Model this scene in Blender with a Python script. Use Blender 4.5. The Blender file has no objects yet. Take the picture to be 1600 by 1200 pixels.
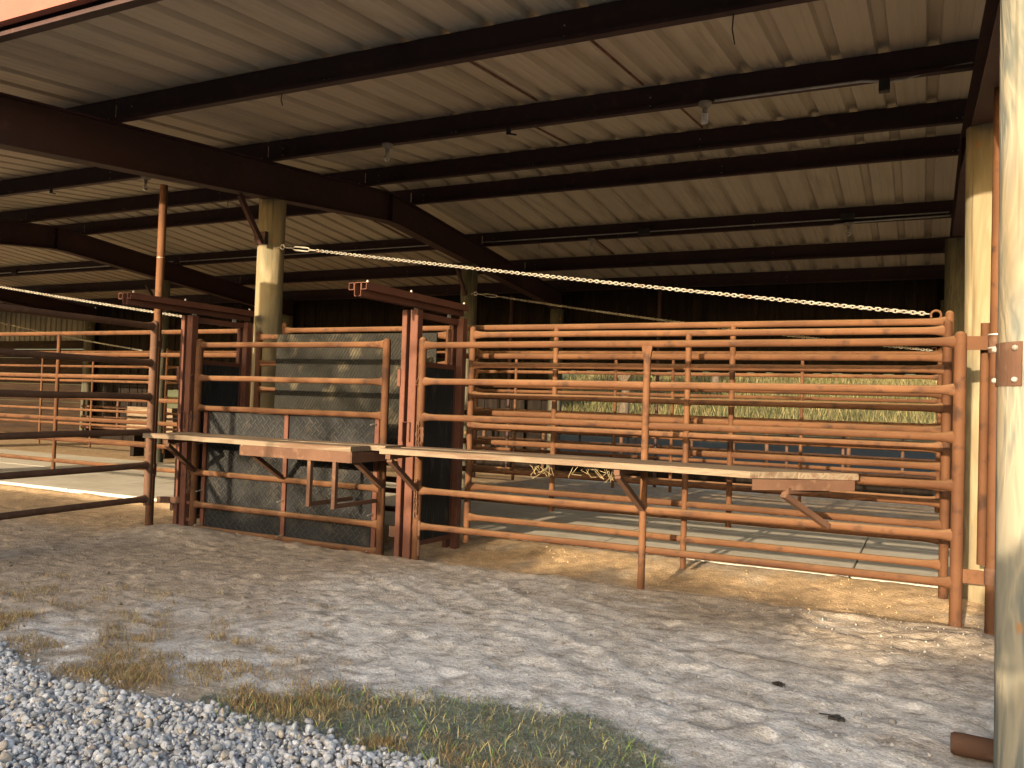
import bpy, math, random
import numpy as np
from mathutils import Vector, Matrix

R = math.radians
random.seed(7)
rng = np.random.default_rng(7)
S = bpy.context.scene
COL = S.collection

# ------------------------------------------------------------------ camera, sky, sun, exposure
def cam_matrix(yaw, pit, rol, loc):
    f = Vector((-math.sin(yaw)*math.cos(pit), math.cos(yaw)*math.cos(pit), math.sin(pit)))
    r = Vector((math.cos(yaw), math.sin(yaw), 0))
    d = f.cross(r)
    c, s = math.cos(rol), math.sin(rol)
    r2 = c*r + s*d
    d2 = -s*r + c*d
    m = Matrix((r2, -d2, -f)).transposed().to_4x4()
    m.translation = loc
    return m

cam = bpy.data.cameras.new('camera')
cam_ob = bpy.data.objects.new('camera', cam)
COL.objects.link(cam_ob)
cam.sensor_width = 36
cam.lens = 36*1300/1600
cam.clip_end = 2000
cam.clip_start = 0.05
cam_ob.matrix_world = cam_matrix(R(26.301), R(1.527), R(-1.910), Vector((0, 0, 1.43)))
S.camera = cam_ob

SUN_EL, SUN_AZ = 10.2, 4.5            # light travels towards +y, a little towards +x
W = bpy.data.worlds.new('World')
S.world = W
W.use_nodes = True
nt = W.node_tree
nt.nodes.clear()
sky = nt.nodes.new('ShaderNodeTexSky')
sky.sky_type = 'NISHITA'
sky.sun_disc = False
sky.sun_elevation = R(SUN_EL)
sky.sun_rotation = R(180 + SUN_AZ)
sky.air_density = 1.0
sky.dust_density = 3.0
bg = nt.nodes.new('ShaderNodeBackground')
bg.inputs[1].default_value = 0.15
wo = nt.nodes.new('ShaderNodeOutputWorld')
nt.links.new(sky.outputs[0], bg.inputs[0])
nt.links.new(bg.outputs[0], wo.inputs[0])

sl = bpy.data.lights.new('sun', 'SUN')
sl.energy = 3.0
sl.angle = R(0.5)
sl.color = (1.0, 0.80, 0.55)
so = bpy.data.objects.new('sun', sl)
COL.objects.link(so)
dirv = Vector((math.sin(R(SUN_AZ))*math.cos(R(SUN_EL)), math.cos(R(SUN_AZ))*math.cos(R(SUN_EL)), -math.sin(R(SUN_EL))))
so.rotation_euler = dirv.to_track_quat('-Z', 'Y').to_euler()
so.location = (-2, -20, 12)

S.view_settings.view_transform = 'Standard'
S.view_settings.look = 'None'
S.view_settings.gamma = 1
S.view_settings.use_curve_mapping = False
S.view_settings.exposure = 2.05
S.render.engine = 'CYCLES'
S.cycles.use_denoising = True
S.cycles.max_bounces = 8
S.cycles.diffuse_bounces = 5
S.cycles.caustics_reflective = False
S.cycles.caustics_refractive = False

# ------------------------------------------------------------------ numpy value noise
_perm = rng.random((256, 256))
def vnoise(x, y):
    xi = np.floor(x).astype(int); yi = np.floor(y).astype(int)
    fx = x-xi; fy = y-yi
    fx = fx*fx*(3-2*fx); fy = fy*fy*(3-2*fy)
    a = _perm[xi % 256, yi % 256]; b = _perm[(xi+1) % 256, yi % 256]
    c = _perm[xi % 256, (yi+1) % 256]; d = _perm[(xi+1) % 256, (yi+1) % 256]
    return (a*(1-fx)+b*fx)*(1-fy) + (c*(1-fx)+d*fx)*fy
def fbm(x, y, f=1.0, o=4):
    t = 0; a = .5; n = 0
    for i in range(o):
        t = t + a*vnoise(x*f+17.3*i, y*f+5.1*i); n += a; a *= .5; f *= 2.03
    return t/n
def sst(a, b, x):
    t = np.clip((x-a)/(b-a), 0, 1)
    return t*t*(3-2*t)

# ------------------------------------------------------------------ materials
def mat(name, c1, c2, c3=None, scale=6.0, rough=.7, bump=.2, bscale=60, stretch=(1, 1, 1), metal=0.0, fine=40, spec=.3, obj=False, attr=None, detail=6):
    m = bpy.data.materials.new(name)
    m.use_nodes = True
    t = m.node_tree; N = t.nodes; L = t.links
    b = N['Principled BSDF']
    b.inputs['Roughness'].default_value = rough
    b.inputs['Metallic'].default_value = metal
    b.inputs['Specular IOR Level'].default_value = spec
    tc = N.new('ShaderNodeTexCoord')
    mp = N.new('ShaderNodeMapping')
    mp.inputs['Scale'].default_value = stretch
    if obj:
        L.new(tc.outputs['Object'], mp.inputs[0])
    else:
        g = N.new('ShaderNodeNewGeometry')
        L.new(g.outputs['Position'], mp.inputs[0])
    n1 = N.new('ShaderNodeTexNoise'); n1.inputs['Scale'].default_value = scale; n1.inputs['Detail'].default_value = detail
    n2 = N.new('ShaderNodeTexNoise'); n2.inputs['Scale'].default_value = fine; n2.inputs['Detail'].default_value = 4
    L.new(mp.outputs[0], n1.inputs[0]); L.new(mp.outputs[0], n2.inputs[0])
    r = N.new('ShaderNodeValToRGB')
    r.color_ramp.elements[0].position = .36; r.color_ramp.elements[1].position = .64
    r.color_ramp.elements[0].color = (*c1, 1); r.color_ramp.elements[1].color = (*c2, 1)
    L.new(n1.outputs[0], r.inputs[0])
    out = r.outputs[0]
    if attr:
        at = N.new('ShaderNodeAttribute'); at.attribute_name = attr
        mx = N.new('ShaderNodeMix'); mx.data_type = 'RGBA'; mx.blend_type = 'MULTIPLY'; mx.inputs[0].default_value = 1
        L.new(at.outputs['Color'], mx.inputs['A']); L.new(out, mx.inputs['B'])
        out = mx.outputs['Result']
    if c3:
        r2 = N.new('ShaderNodeValToRGB')
        r2.color_ramp.elements[0].position = .56; r2.color_ramp.elements[1].position = .72
        r2.color_ramp.elements[0].color = (0, 0, 0, 1); r2.color_ramp.elements[1].color = (1, 1, 1, 1)
        L.new(n2.outputs[0], r2.inputs[0])
        mx = N.new('ShaderNodeMix'); mx.data_type = 'RGBA'
        L.new(r2.outputs[0], mx.inputs[0]); L.new(out, mx.inputs['A']); mx.inputs['B'].default_value = (*c3, 1)
        out = mx.outputs['Result']
    L.new(out, b.inputs['Base Color'])
    if bump:
        bp = N.new('ShaderNodeBump'); bp.inputs['Strength'].default_value = bump; bp.inputs['Distance'].default_value = .01
        n3 = N.new('ShaderNodeTexNoise'); n3.inputs['Scale'].default_value = bscale; n3.inputs['Detail'].default_value = 5
        L.new(mp.outputs[0], n3.inputs[0]); L.new(n3.outputs[0], bp.inputs['Height']); L.new(bp.outputs[0], b.inputs['Normal'])
    return m

M = {}
M['pipe'] = mat('rusty_pipe', (.080, .036, .018), (.122, .057, .027), (.048, .025, .016), scale=1.7, rough=.7, bump=.12, bscale=120, fine=9)
def lit_dust_top(m, col, amt=.55):  # dusty tan mixed onto upward faces, imitating their sunlit upper edge
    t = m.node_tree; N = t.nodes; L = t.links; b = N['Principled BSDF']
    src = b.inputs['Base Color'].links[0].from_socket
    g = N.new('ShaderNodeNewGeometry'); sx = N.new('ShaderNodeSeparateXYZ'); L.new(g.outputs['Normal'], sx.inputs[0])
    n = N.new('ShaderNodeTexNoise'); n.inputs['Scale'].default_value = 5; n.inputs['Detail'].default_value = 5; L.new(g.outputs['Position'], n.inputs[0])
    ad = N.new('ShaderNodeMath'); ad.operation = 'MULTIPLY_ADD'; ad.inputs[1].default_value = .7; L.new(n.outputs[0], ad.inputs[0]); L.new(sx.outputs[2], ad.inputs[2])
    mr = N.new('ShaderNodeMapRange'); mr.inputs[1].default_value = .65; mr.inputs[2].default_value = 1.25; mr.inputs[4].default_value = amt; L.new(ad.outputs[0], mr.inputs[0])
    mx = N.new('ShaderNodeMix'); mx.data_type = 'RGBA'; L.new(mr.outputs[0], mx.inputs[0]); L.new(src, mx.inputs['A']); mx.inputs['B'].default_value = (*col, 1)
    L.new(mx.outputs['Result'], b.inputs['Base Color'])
def per_object(m, lo, hi):
    t = m.node_tree; N = t.nodes; L = t.links; b = N['Principled BSDF']
    src = b.inputs['Base Color'].links[0].from_socket
    oi = N.new('ShaderNodeObjectInfo'); r = N.new('ShaderNodeValToRGB')
    r.color_ramp.elements[0].color = (lo, lo*.93, lo*.88, 1); r.color_ramp.elements[1].color = (hi, hi, hi, 1)
    L.new(oi.outputs['Random'], r.inputs[0])
    mx = N.new('ShaderNodeMix'); mx.data_type = 'RGBA'; mx.blend_type = 'MULTIPLY'; mx.inputs[0].default_value = 1
    L.new(src, mx.inputs['A']); L.new(r.outputs[0], mx.inputs['B']); L.new(mx.outputs['Result'], b.inputs['Base Color'])
lit_dust_top(M['pipe'], (.205, .13, .07))
per_object(M['pipe'], .74, 1.12)
M['pipe_dark'] = mat('rusty_pipe_brown', (.085, .045, .029), (.115, .062, .039), (.13, .075, .048), scale=3, rough=.75, bump=.15, bscale=110, fine=18)
M['oxide'] = mat('red_oxide_steel', (.100, .040, .026), (.12, .050, .032), (.088, .035, .024), scale=4, rough=.6, bump=.06, fine=14)
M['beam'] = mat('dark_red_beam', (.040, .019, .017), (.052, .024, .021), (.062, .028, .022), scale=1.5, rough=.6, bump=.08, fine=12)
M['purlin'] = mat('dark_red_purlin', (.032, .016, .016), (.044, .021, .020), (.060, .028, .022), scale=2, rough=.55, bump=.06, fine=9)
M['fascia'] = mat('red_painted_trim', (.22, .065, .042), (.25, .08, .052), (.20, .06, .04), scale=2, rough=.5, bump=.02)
M['roof'] = mat('tan_roof_sheet', (.43, .37, .28), (.48, .415, .315), (.36, .305, .22), scale=.9, rough=.45, bump=.02, stretch=(2, .4, 1), fine=2, spec=.4)
M['roof_worn'] = mat('worn_tan_roof_sheet', (.40, .34, .25), (.47, .41, .315), (.31, .25, .175), scale=1.0, rough=.5, bump=.02, stretch=(3, .4, 1), fine=2)
M['rustline'] = mat('rusted_lap', (.11, .05, .03), (.19, .10, .06), scale=12, rough=.8, bump=.2)
M['concrete'] = mat('slab_concrete', (.47, .43, .355), (.54, .50, .42), (.42, .375, .30), scale=1.6, rough=.85, bump=.12, bscale=50, fine=5)
M['rubber'] = mat('black_rubber', (.012, .0125, .014), (.019, .0195, .021), (.045, .040, .032), scale=4, rough=.6, bump=.1, fine=7, spec=.3)
M['tread'] = mat('scuffed_rubber_tread', (.026, .0255, .024), (.045, .043, .038), (.075, .067, .052), scale=9, rough=.5, bump=.05, spec=.5)
M['belt'] = mat('muddy_belt', (.010, .0097, .0087), (.016, .0152, .013), (.045, .038, .025), scale=3, rough=.6, bump=.1, fine=5, stretch=(1.0, 1, .9))
M['belt_rib'] = mat('muddy_belt_ridge', (.019, .018, .015), (.029, .027, .022), (.10, .083, .055), scale=4, rough=.6, bump=.1, fine=5, stretch=(1.0, 1, .9))
M['door'] = mat('black_ribbed_door', (.012, .012, .013), (.022, .021, .021), (.05, .045, .035), scale=3, rough=.5, bump=.1, fine=16, stretch=(1, 1, .25))
M['galv'] = mat('galvanised_steel', (.26, .245, .21), (.36, .34, .29), (.20, .13, .075), scale=14, rough=.55, bump=.05, metal=.3, fine=12)
M['galv_dull'] = mat('dull_galvanised_steel', (.30, .29, .27), (.42, .40, .37), scale=10, rough=.5, bump=.05, metal=.4)
M['darkplastic'] = mat('dark_fitting', (.02, .018, .016), (.04, .035, .03), scale=10, rough=.5, bump=.05)
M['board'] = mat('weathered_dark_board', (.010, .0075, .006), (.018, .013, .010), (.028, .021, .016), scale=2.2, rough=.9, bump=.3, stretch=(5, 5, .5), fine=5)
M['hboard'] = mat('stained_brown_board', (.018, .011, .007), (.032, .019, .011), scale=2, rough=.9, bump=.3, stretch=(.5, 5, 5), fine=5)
M['wallmetal'] = mat('pale_wall_metal', (.12, .108, .08), (.16, .145, .11), scale=1.5, rough=.5, bump=.04)
M['glass'] = None
M['straw'] = mat('straw', (.24, .18, .09), (.34, .27, .15), scale=30, rough=.8, bump=0)
M['white'] = mat('white_plastic', (.60, .60, .58), (.72, .72, .70), scale=5, rough=.5, bump=.05)
M['porcelain'] = mat('lamp_holder', (.18, .16, .13), (.26, .23, .19), scale=20, rough=.4, bump=0)
M['bark'] = mat('tree_bark', (.06, .045, .03), (.12, .09, .065), scale=8, rough=.9, bump=.6, stretch=(4, 4, 1))
M['leaf'] = mat('green_leaf', (.035, .065, .018), (.085, .125, .035), scale=1.5, rough=.6, bump=0)

for k_, sp_ in (('rubber', .10), ('tread', .14), ('belt', .08), ('belt_rib', .08), ('door', .12), ('pipe', .12), ('pipe_dark', .10), ('oxide', .15), ('concrete', .1), ('board', .1), ('hboard', .1)):
    M[k_].node_tree.nodes['Principled BSDF'].inputs['Specular IOR Level'].default_value = sp_

def glass_mat():
    m = bpy.data.materials.new('bulb_glass'); m.use_nodes = True
    b = m.node_tree.nodes['Principled BSDF']
    b.inputs['Base Color'].default_value = (.9, .88, .8, 1)
    b.inputs['Roughness'].default_value = .08
    b.inputs['Transmission Weight'].default_value = .75
    b.inputs['IOR'].default_value = 1.2
    return m
M['glass'] = glass_mat()

def wood_mat(name, c1, c2, c3, stretch, scale=1.0, dist=3.0, wscale=3.0, knots=True):
    m = bpy.data.materials.new(name); m.use_nodes = True
    t = m.node_tree; N = t.nodes; L = t.links; b = N['Principled BSDF']
    b.inputs['Roughness'].default_value = .82
    b.inputs['Specular IOR Level'].default_value = .08
    tc = N.new('ShaderNodeTexCoord'); mp = N.new('ShaderNodeMapping'); mp.inputs['Scale'].default_value = stretch
    L.new(tc.outputs['Object'], mp.inputs[0])
    w = N.new('ShaderNodeTexNoise'); w.inputs['Scale'].default_value = wscale; w.inputs['Detail'].default_value = 3; w.inputs['Distortion'].default_value = dist*.3
    L.new(mp.outputs[0], w.inputs[0])
    mul = N.new('ShaderNodeMath'); mul.operation = 'MULTIPLY'; mul.inputs[1].default_value = 7.0*scale
    L.new(w.outputs[0], mul.inputs[0])
    fr = N.new('ShaderNodeMath'); fr.operation = 'PINGPONG'; fr.inputs[1].default_value = 1.0
    L.new(mul.outputs[0], fr.inputs[0])
    r = N.new('ShaderNodeValToRGB')
    r.color_ramp.elements[0].position = .15; r.color_ramp.elements[1].position = .85
    r.color_ramp.elements[0].color = (*c1, 1); r.color_ramp.elements[1].color = (*c2, 1)
    L.new(fr.outputs[0], r.inputs[0])
    n2 = N.new('ShaderNodeTexNoise'); n2.inputs['Scale'].default_value = 2.2; n2.inputs['Detail'].default_value = 6
    mp2 = N.new('ShaderNodeMapping'); mp2.inputs['Scale'].default_value = (stretch[0]*1.2, stretch[1]*1.2, stretch[2]*1.2)
    L.new(tc.outputs['Object'], mp2.inputs[0]); L.new(mp2.outputs[0], n2.inputs[0])
    r2 = N.new('ShaderNodeValToRGB'); r2.color_ramp.elements[0].position = .5; r2.color_ramp.elements[1].position = .68
    L.new(n2.outputs[0], r2.inputs[0])
    mx = N.new('ShaderNodeMix'); mx.data_type = 'RGBA'
    L.new(r2.outputs[0], mx.inputs[0]); L.new(r.outputs[0], mx.inputs['A']); mx.inputs['B'].default_value = (*c3, 1)
    out = mx.outputs['Result']
    if knots:
        v = N.new('ShaderNodeTexVoronoi'); v.inputs['Scale'].default_value = 1.6
        mp3 = N.new('ShaderNodeMapping'); mp3.inputs['Scale'].default_value = (2.2, 2.2, 1.5)
        L.new(tc.outputs['Object'], mp3.inputs[0]); L.new(mp3.outputs[0], v.inputs[0])
        r3 = N.new('ShaderNodeValToRGB'); r3.color_ramp.elements[0].position = .035; r3.color_ramp.elements[1].position = .085
        r3.color_ramp.elements[0].color = (1, 1, 1, 1); r3.color_ramp.elements[1].color = (0, 0, 0, 1)
        L.new(v.outputs['Distance'], r3.inputs[0])
        mk = N.new('ShaderNodeMix'); mk.data_type = 'RGBA'
        L.new(r3.outputs[0], mk.inputs[0]); L.new(out, mk.inputs['A']); mk.inputs['B'].default_value = (.30, .15, .06, 1)
        out = mk.outputs['Result']
    if knots:
        mc = N.new('ShaderNodeMapping'); mc.inputs['Scale'].default_value = (16, 16, .55)
        L.new(tc.outputs['Object'], mc.inputs[0])
        nc = N.new('ShaderNodeTexNoise'); nc.inputs['Scale'].default_value = 1.0; nc.inputs['Detail'].default_value = 5; L.new(mc.outputs[0], nc.inputs[0])
        rc = N.new('ShaderNodeValToRGB'); rc.color_ramp.elements[0].position = .60; rc.color_ramp.elements[1].position = .72
        rc.color_ramp.elements[0].color = (0, 0, 0, 1); rc.color_ramp.elements[1].color = (.75, .75, .75, 1); L.new(nc.outputs[0], rc.inputs[0])
        mk2 = N.new('ShaderNodeMix'); mk2.data_type = 'RGBA'
        L.new(rc.outputs[0], mk2.inputs[0]); L.new(out, mk2.inputs['A']); mk2.inputs['B'].default_value = (c1[0]*.45, c1[1]*.42, c1[2]*.36, 1)
        out = mk2.outputs['Result']
    L.new(out, b.inputs['Base Color'])
    bp = N.new('ShaderNodeBump'); bp.inputs['Strength'].default_value = .35; bp.inputs['Distance'].default_value = .01
    L.new(fr.outputs[0], bp.inputs['Height']); L.new(bp.outputs[0], b.inputs['Normal'])
    return m
M['post'] = wood_mat('treated_post_wood', (.205, .165, .10), (.285, .235, .148), (.15, .135, .088), (2.4, 2.4, .40), scale=.6)
M['frontpost'] = wood_mat('weathered_front_post', (.135, .14, .12), (.265, .235, .172), (.21, .165, .10), (1.7, 1.7, .34), scale=1.0, dist=5)
M['postgrey'] = wood_mat('greyed_post_wood', (.065, .06, .042), (.10, .092, .066), (.06, .06, .045), (4, 4, .4))
M['plank'] = wood_mat('pine_plank', (.145, .108, .074), (.19, .145, .10), (.12, .072, .047), (.55, 7, 5), scale=.9, knots=False)

# ------------------------------------------------------------------ mesh helpers
class MB:
    def __init__(s):
        s.v = []; s.f = []
    def add(s, vs, fs):
        o = len(s.v); s.v += [tuple(v) for v in vs]; s.f += [tuple(i+o for i in f) for f in fs]
    def box(s, c, d, rot=None):
        c = Vector(c); h = Vector(d)/2
        vs = [Vector((sx*h.x, sy*h.y, sz*h.z)) for sx in (-1, 1) for sy in (-1, 1) for sz in (-1, 1)]
        if rot is not None: vs = [rot @ v for v in vs]
        s.add([v+c for v in vs], [(0, 1, 3, 2), (4, 6, 7, 5), (0, 4, 5, 1), (2, 3, 7, 6), (0, 2, 6, 4), (1, 5, 7, 3)])
        return s
    def bbox(s, c, d, b=.006, rot=None):       # box with chamfered long edges all round
        c = Vector(c); h = Vector(d)/2; b = min(b, min(h)*.45)
        vs = []; ix = {}
        for ax in range(3):
            for sx in (-1, 1):
                for sy in (-1, 1):
                    for sz in (-1, 1):
                        sg = (sx, sy, sz)
                        p = [sg[i]*(h[i]-(0 if i == ax else b)) for i in range(3)]
                        ix[(ax, sx, sy, sz)] = len(vs); vs.append(Vector(p))
        fs = []
        for ax in range(3):
            o = [i for i in range(3) if i != ax]
            for sg in (-1, 1):
                q = []
                for a, bb in ((-1, -1), (1, -1), (1, 1), (-1, 1)):
                    k = [0, 0, 0]; k[ax] = sg; k[o[0]] = a; k[o[1]] = bb
                    q.append(ix[(ax, *k)])
                fs.append(q)
        for e in range(3):                    # edges along axis e
            o = [i for i in range(3) if i != e]
            for a in (-1, 1):
                for bb in (-1, 1):
                    q = []
                    for axis, en in ((o[0], -1), (o[0], 1), (o[1], 1), (o[1], -1)):
                        k = [0, 0, 0]; k[e] = en; k[o[0]] = a; k[o[1]] = bb
                        q.append(ix[(axis, *k)])
                    fs.append(q)
        for sx in (-1, 1):
            for sy in (-1, 1):
                for sz in (-1, 1):
                    fs.append([ix[(ax, sx, sy, sz)] for ax in range(3)])
        if rot is not None: vs = [rot @ v for v in vs]
        s.add([v+c for v in vs], fs)
        return s
    def rings(s, rings, cap=True):
        n = len(rings[0]); vs = [p for r in rings for p in r]; fs = []
        for k in range(len(rings)-1):
            for i in range(n):
                j = (i+1) % n
                fs.append((k*n+i, k*n+j, (k+1)*n+j, (k+1)*n+i))
        if cap:
            fs.append(tuple(range(n-1, -1, -1)))
            fs.append(tuple((len(rings)-1)*n+i for i in range(n)))
        s.add(vs, fs)
        return s
    def tube(s, pts, rad, n=12, up=None, scl=None, cap=True):
        # scl: list of (side scale, up scale) for each point
        pts = [Vector(p) for p in pts]; out = []
        rad = rad if isinstance(rad, (list, tuple)) else [rad]*len(pts)
        pu = None
        for k, p in enumerate(pts):
            d = (pts[min(k+1, len(pts)-1)]-pts[max(k-1, 0)]).normalized()
            if up is not None:
                u = Vector(up)
            elif pu is not None:
                u = pu
            else:
                u = Vector((0, 0, 1)) if abs(d.z) < .9 else Vector((0, 1, 0))
            sd = d.cross(u).normalized(); u2 = sd.cross(d).normalized(); pu = u2
            a, b = (scl[k] if scl else (1, 1))
            out.append([p + rad[k]*(math.cos(2*math.pi*i/n)*sd*a + math.sin(2*math.pi*i/n)*u2*b) for i in range(n)])
        return s.rings(out, cap)
    def build(s, name, m, parent=None, smooth=False, loc=None):
        me = bpy.data.meshes.new(name)
        me.from_pydata(s.v, [], s.f); me.materials.append(m)
        if smooth:
            me.polygons.foreach_set('use_smooth', [True]*len(me.polygons))
            try: me.set_sharp_from_angle(angle=R(40))
            except Exception: pass
        me.update()
        return put(name, me, parent, loc)

def put(name, me, parent=None, loc=None, rot=None):
    o = bpy.data.objects.new(name, me); COL.objects.link(o)
    if parent is not None: o.parent = parent
    if loc is not None: o.location = loc
    if rot is not None: o.rotation_euler = rot
    return o
def tag(o, label, cat, group=None, kind=None):
    o['label'] = label; o['category'] = cat
    if group: o['group'] = group
    if kind: o['kind'] = kind
    return o
def thing(name, label, cat, loc=(0, 0, 0), group=None):
    o = bpy.data.objects.new(name, None); COL.objects.link(o); o.location = loc; o.empty_display_size = .2
    return tag(o, label, cat, group)
def np_mesh(name, v, f, m, parent=None, smooth=False, cols=None):
    me = bpy.data.meshes.new(name)
    v = np.asarray(v, np.float32); f = np.asarray(f, np.int32); k = f.shape[1]
    me.vertices.add(len(v)); me.vertices.foreach_set('co', v.ravel())
    me.loops.add(f.size); me.loops.foreach_set('vertex_index', f.ravel())
    me.polygons.add(len(f)); me.polygons.foreach_set('loop_start', np.arange(len(f), dtype=np.int32)*k)
    me.polygons.foreach_set('loop_total', np.full(len(f), k, np.int32))
    if smooth: me.polygons.foreach_set('use_smooth', np.ones(len(f), bool))
    if cols is not None:
        a = me.color_attributes.new('tint', 'FLOAT_COLOR', 'POINT')
        a.data.foreach_set('color', np.concatenate([cols, np.ones((len(cols), 1))], 1).astype(np.float32).ravel())
    me.materials.append(m); me.update(calc_edges=True); me.validate()
    return put(name, me, parent)

# ------------------------------------------------------------------ ground
_dr = random.Random(21)      # hoof and boot prints
DENTS = [(_dr.uniform(-7.6, .7), _dr.uniform(3.2, 7.6), _dr.uniform(0, 3.1), _dr.uniform(.035, .07), _dr.uniform(.006, .016)) for _ in range(330)]
def ground_z(x, y):
    z = np.zeros_like(x)
    # gentle fall towards the gravel, soil a little lower on the left
    z = z - .035*sst(5.8, 2.0, y) - .03*sst(-7.2, -9.5, x)*sst(4.5, 6.2, y)
    # mound beside the left frame post
    z = z + .10*np.exp(-(((x+6.75)/.55)**2 + ((y-6.15)/.28)**2))
    z = z + .05*np.exp(-(((x-.30)/.35)**2 + ((y-6.1)/.25)**2))
    # alley floor lower than the packed ground in front of the gate
    step = sst(6.50, 6.60, y+.05*(fbm(x, y*0, 2.3, 3)-.5)*2)
    inside = step*(1-sst(24, 26, y))
    z = z - .055*inside*(1-.75*sst(-6.4, -7.2, x)) + .080*sst(6.9, 7.85, y)*(1-sst(7.93, 8.05, y))*sst(-6.9, -6.3, x)*inside + .03*np.exp(-((y-6.45)/.12)**2)*(fbm(x, y, 1.4, 3))*sst(-4.6, -3.9, x)
    z = z + .045*np.exp(-((y-7.86)/.10)**2)*sst(-6.9, -7.6, x)*(.5+fbm(x, y, 2.2, 3))
    # rear bank
    z = z + 3.4*sst(25, 50, y) + 4.5*sst(50, 110, y)
    near = (1-sst(22, 30, y))
    rough = (fbm(x, y, 1.3, 3)-.5)*.04 + (fbm(x+3, y, 5, 4)-.5)*.016 + (fbm(x, y+9, 15, 3)-.5)*.020
    z = z + rough*near*(.45+.55*(1-step)) + (fbm(x, y, .25, 4)-.5)*.5*(1-near)
    # scraped ridges across the lime
    rid = np.abs(((x*.55+y*1.0)*2.3 + 1.4*fbm(x, y, .9, 3)) % 1 - .5)
    z = z + .011*sst(.18, .03, rid)*sst(-5, -3, x)*sst(6.3, 5.6, y)*fbm(x, y, 1.1, 2)*1.4
    m_ = (x > -8) & (x < 1) & (y > 2.9) & (y < 7.8)
    if m_.any():
        dz = np.zeros(int(m_.sum())); xx = x[m_]; yy_ = y[m_]
        for (px, py, a_, s_, d_) in DENTS:
            k = (np.abs(xx-px) < s_*4) & (np.abs(yy_-py) < s_*4)
            u = (xx[k]-px)*math.cos(a_)+(yy_[k]-py)*math.sin(a_); v = -(xx[k]-px)*math.sin(a_)+(yy_[k]-py)*math.cos(a_)
            r2 = (u/(s_*1.5))**2+(v/s_)**2
            dz[k] += d_*(-np.exp(-r2*1.3) + .55*np.exp(-((np.sqrt(r2)-1.35)/.35)**2))
        z = z.copy(); z[m_] += dz
    rk = 1-sst(0, .25, np.abs(fbm(x, y, 2.6, 3)-.5)*4)
    z = z + .012*rk*near
    return z

def gravel_edge(x):      # y of the stone edge, stones lie towards the camera
    return 2.93 + .05*np.sin(x*2.1) + .11*(fbm(x, x*0, 1.7, 3)-.5)*2 + .0*x

def axis(parts):
    out = [np.arange(a, b, st) for a, b, st in parts]
    return np.unique(np.round(np.concatenate(out), 4))
xs = axis([(-400, -60, 40), (-60, -24, 3), (-24, -11, .35), (-11, -6, .055), (-6, 1.0, .036), (1.0, 6, .2), (6, 30, 2), (30, 401, 40)])
ys = axis([(-300, -40, 40), (-40, -6, 2.5), (-6, 1.6, .4), (1.6, 6.9, .034), (6.9, 8.1, .06), (8.1, 17, .2), (17, 60, 1.0), (60, 130, 5), (130, 600, 50)])
GX, GY = np.meshgrid(xs, ys)
GZ = ground_z(GX, GY)
nx, ny = len(xs), len(ys)
ii = (np.arange(ny-1)[:, None]*nx + np.arange(nx-1)[None]).ravel()
gf = np.stack([ii, ii+1, ii+nx+1, ii+nx], 1)
gv = np.stack([GX.ravel(), GY.ravel(), GZ.ravel()], 1)
x, y = GX.ravel(), GY.ravel()
lime = np.array([.66, .63, .59]); brown = np.array([.37, .295, .22]); tan = np.array([.46, .375, .28]); orange = np.array([.50, .365, .225])
grass = np.array([.10, .10, .035]); dk = np.array([.16, .125, .09]); white = np.array([.70, .675, .64])
def lerp(a, b, t): return a*(1-t[:, None]) + b*t[:, None]
n1 = fbm(x, y, .55, 4); n2 = fbm(x+40, y, 2.4, 4); n3 = fbm(x, y+70, 9, 3)
c = np.tile(lime, (len(x), 1))
n4 = fbm(x+9, y+3, 5.5, 5)
c = lerp(c, tan, sst(.42, .62, n2)*.28)
c = lerp(c, tan*.82, sst(.52, .68, n4)*.22)
c = lerp(c, tan*.86, sst(4.4, 6.0, y+1.2*(n1-.5)+.25*x)*sst(-4.2, -1.5, x)*.85)
left = sst(-2.6, -5.0, x + 3.2*(n1-.5) - .5*(y-4.6))
c = lerp(c, brown*1.08, left*sst(2.6, 3.9, y)*.92)
c = lerp(c, tan*.8, sst(.50, .68, n2)*left*.6)
c = lerp(c, dk, sst(.58, .72, n3)*.22*sst(7, 6, y))
c = lerp(c, dk, sst(.60, .68, fbm(x*1.2, y*3.0, 13, 3))*.5*sst(7, 6, y))
c = lerp(c, white, sst(.60, .70, fbm(x*1.6, y*3.5, 1.4, 4))*.35*sst(-5.5, -2.5, x)*sst(6.6, 6.1, y))
rid_ = np.abs(((x*.55+y*1.0)*2.3 + 1.4*fbm(x, y, .9, 3)) % 1 - .5)
c = lerp(c, white, sst(.16, .02, rid_)*.5*sst(.42, .6, fbm(x, y, 1.1, 2))*sst(-5, -3, x)*sst(6.3, 5.8, y))  # paler lime on ridge crests, painted to mimic light on the relief
c = lerp(c, white, np.exp(-(((x+3.02)/.24)**2 + ((y-3.14)/.13)**2))*.9)
inn = sst(6.42, 6.56, y)*(1-sst(17.5, 19.5, y))
c = lerp(c, lerp(np.tile(orange, (len(x), 1)), tan*1.05, sst(.4, .65, n2)), inn)
c = lerp(c, orange*.9, sst(-6.9, -7.6, x)*sst(5.6, 6.3, y)*(1-sst(17.5, 19.5, y)))
haytop = np.interp(x, [-3.1, -2.95, -2.65, -2.2, -1.6, -1.1, -.75, -.6, -.5], [2.8, 3.02, 3.42, 3.62, 3.72, 3.5, 3.2, 2.95, 2.6]) + .30*(fbm(x, y, 3.0, 3)-.5)
c = lerp(c, np.array([.20, .215, .15])*(1+0*n3[:, None]), sst(haytop+.02, haytop-.10, y)*sst(-3.1, -2.8, x)*.85)
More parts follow.
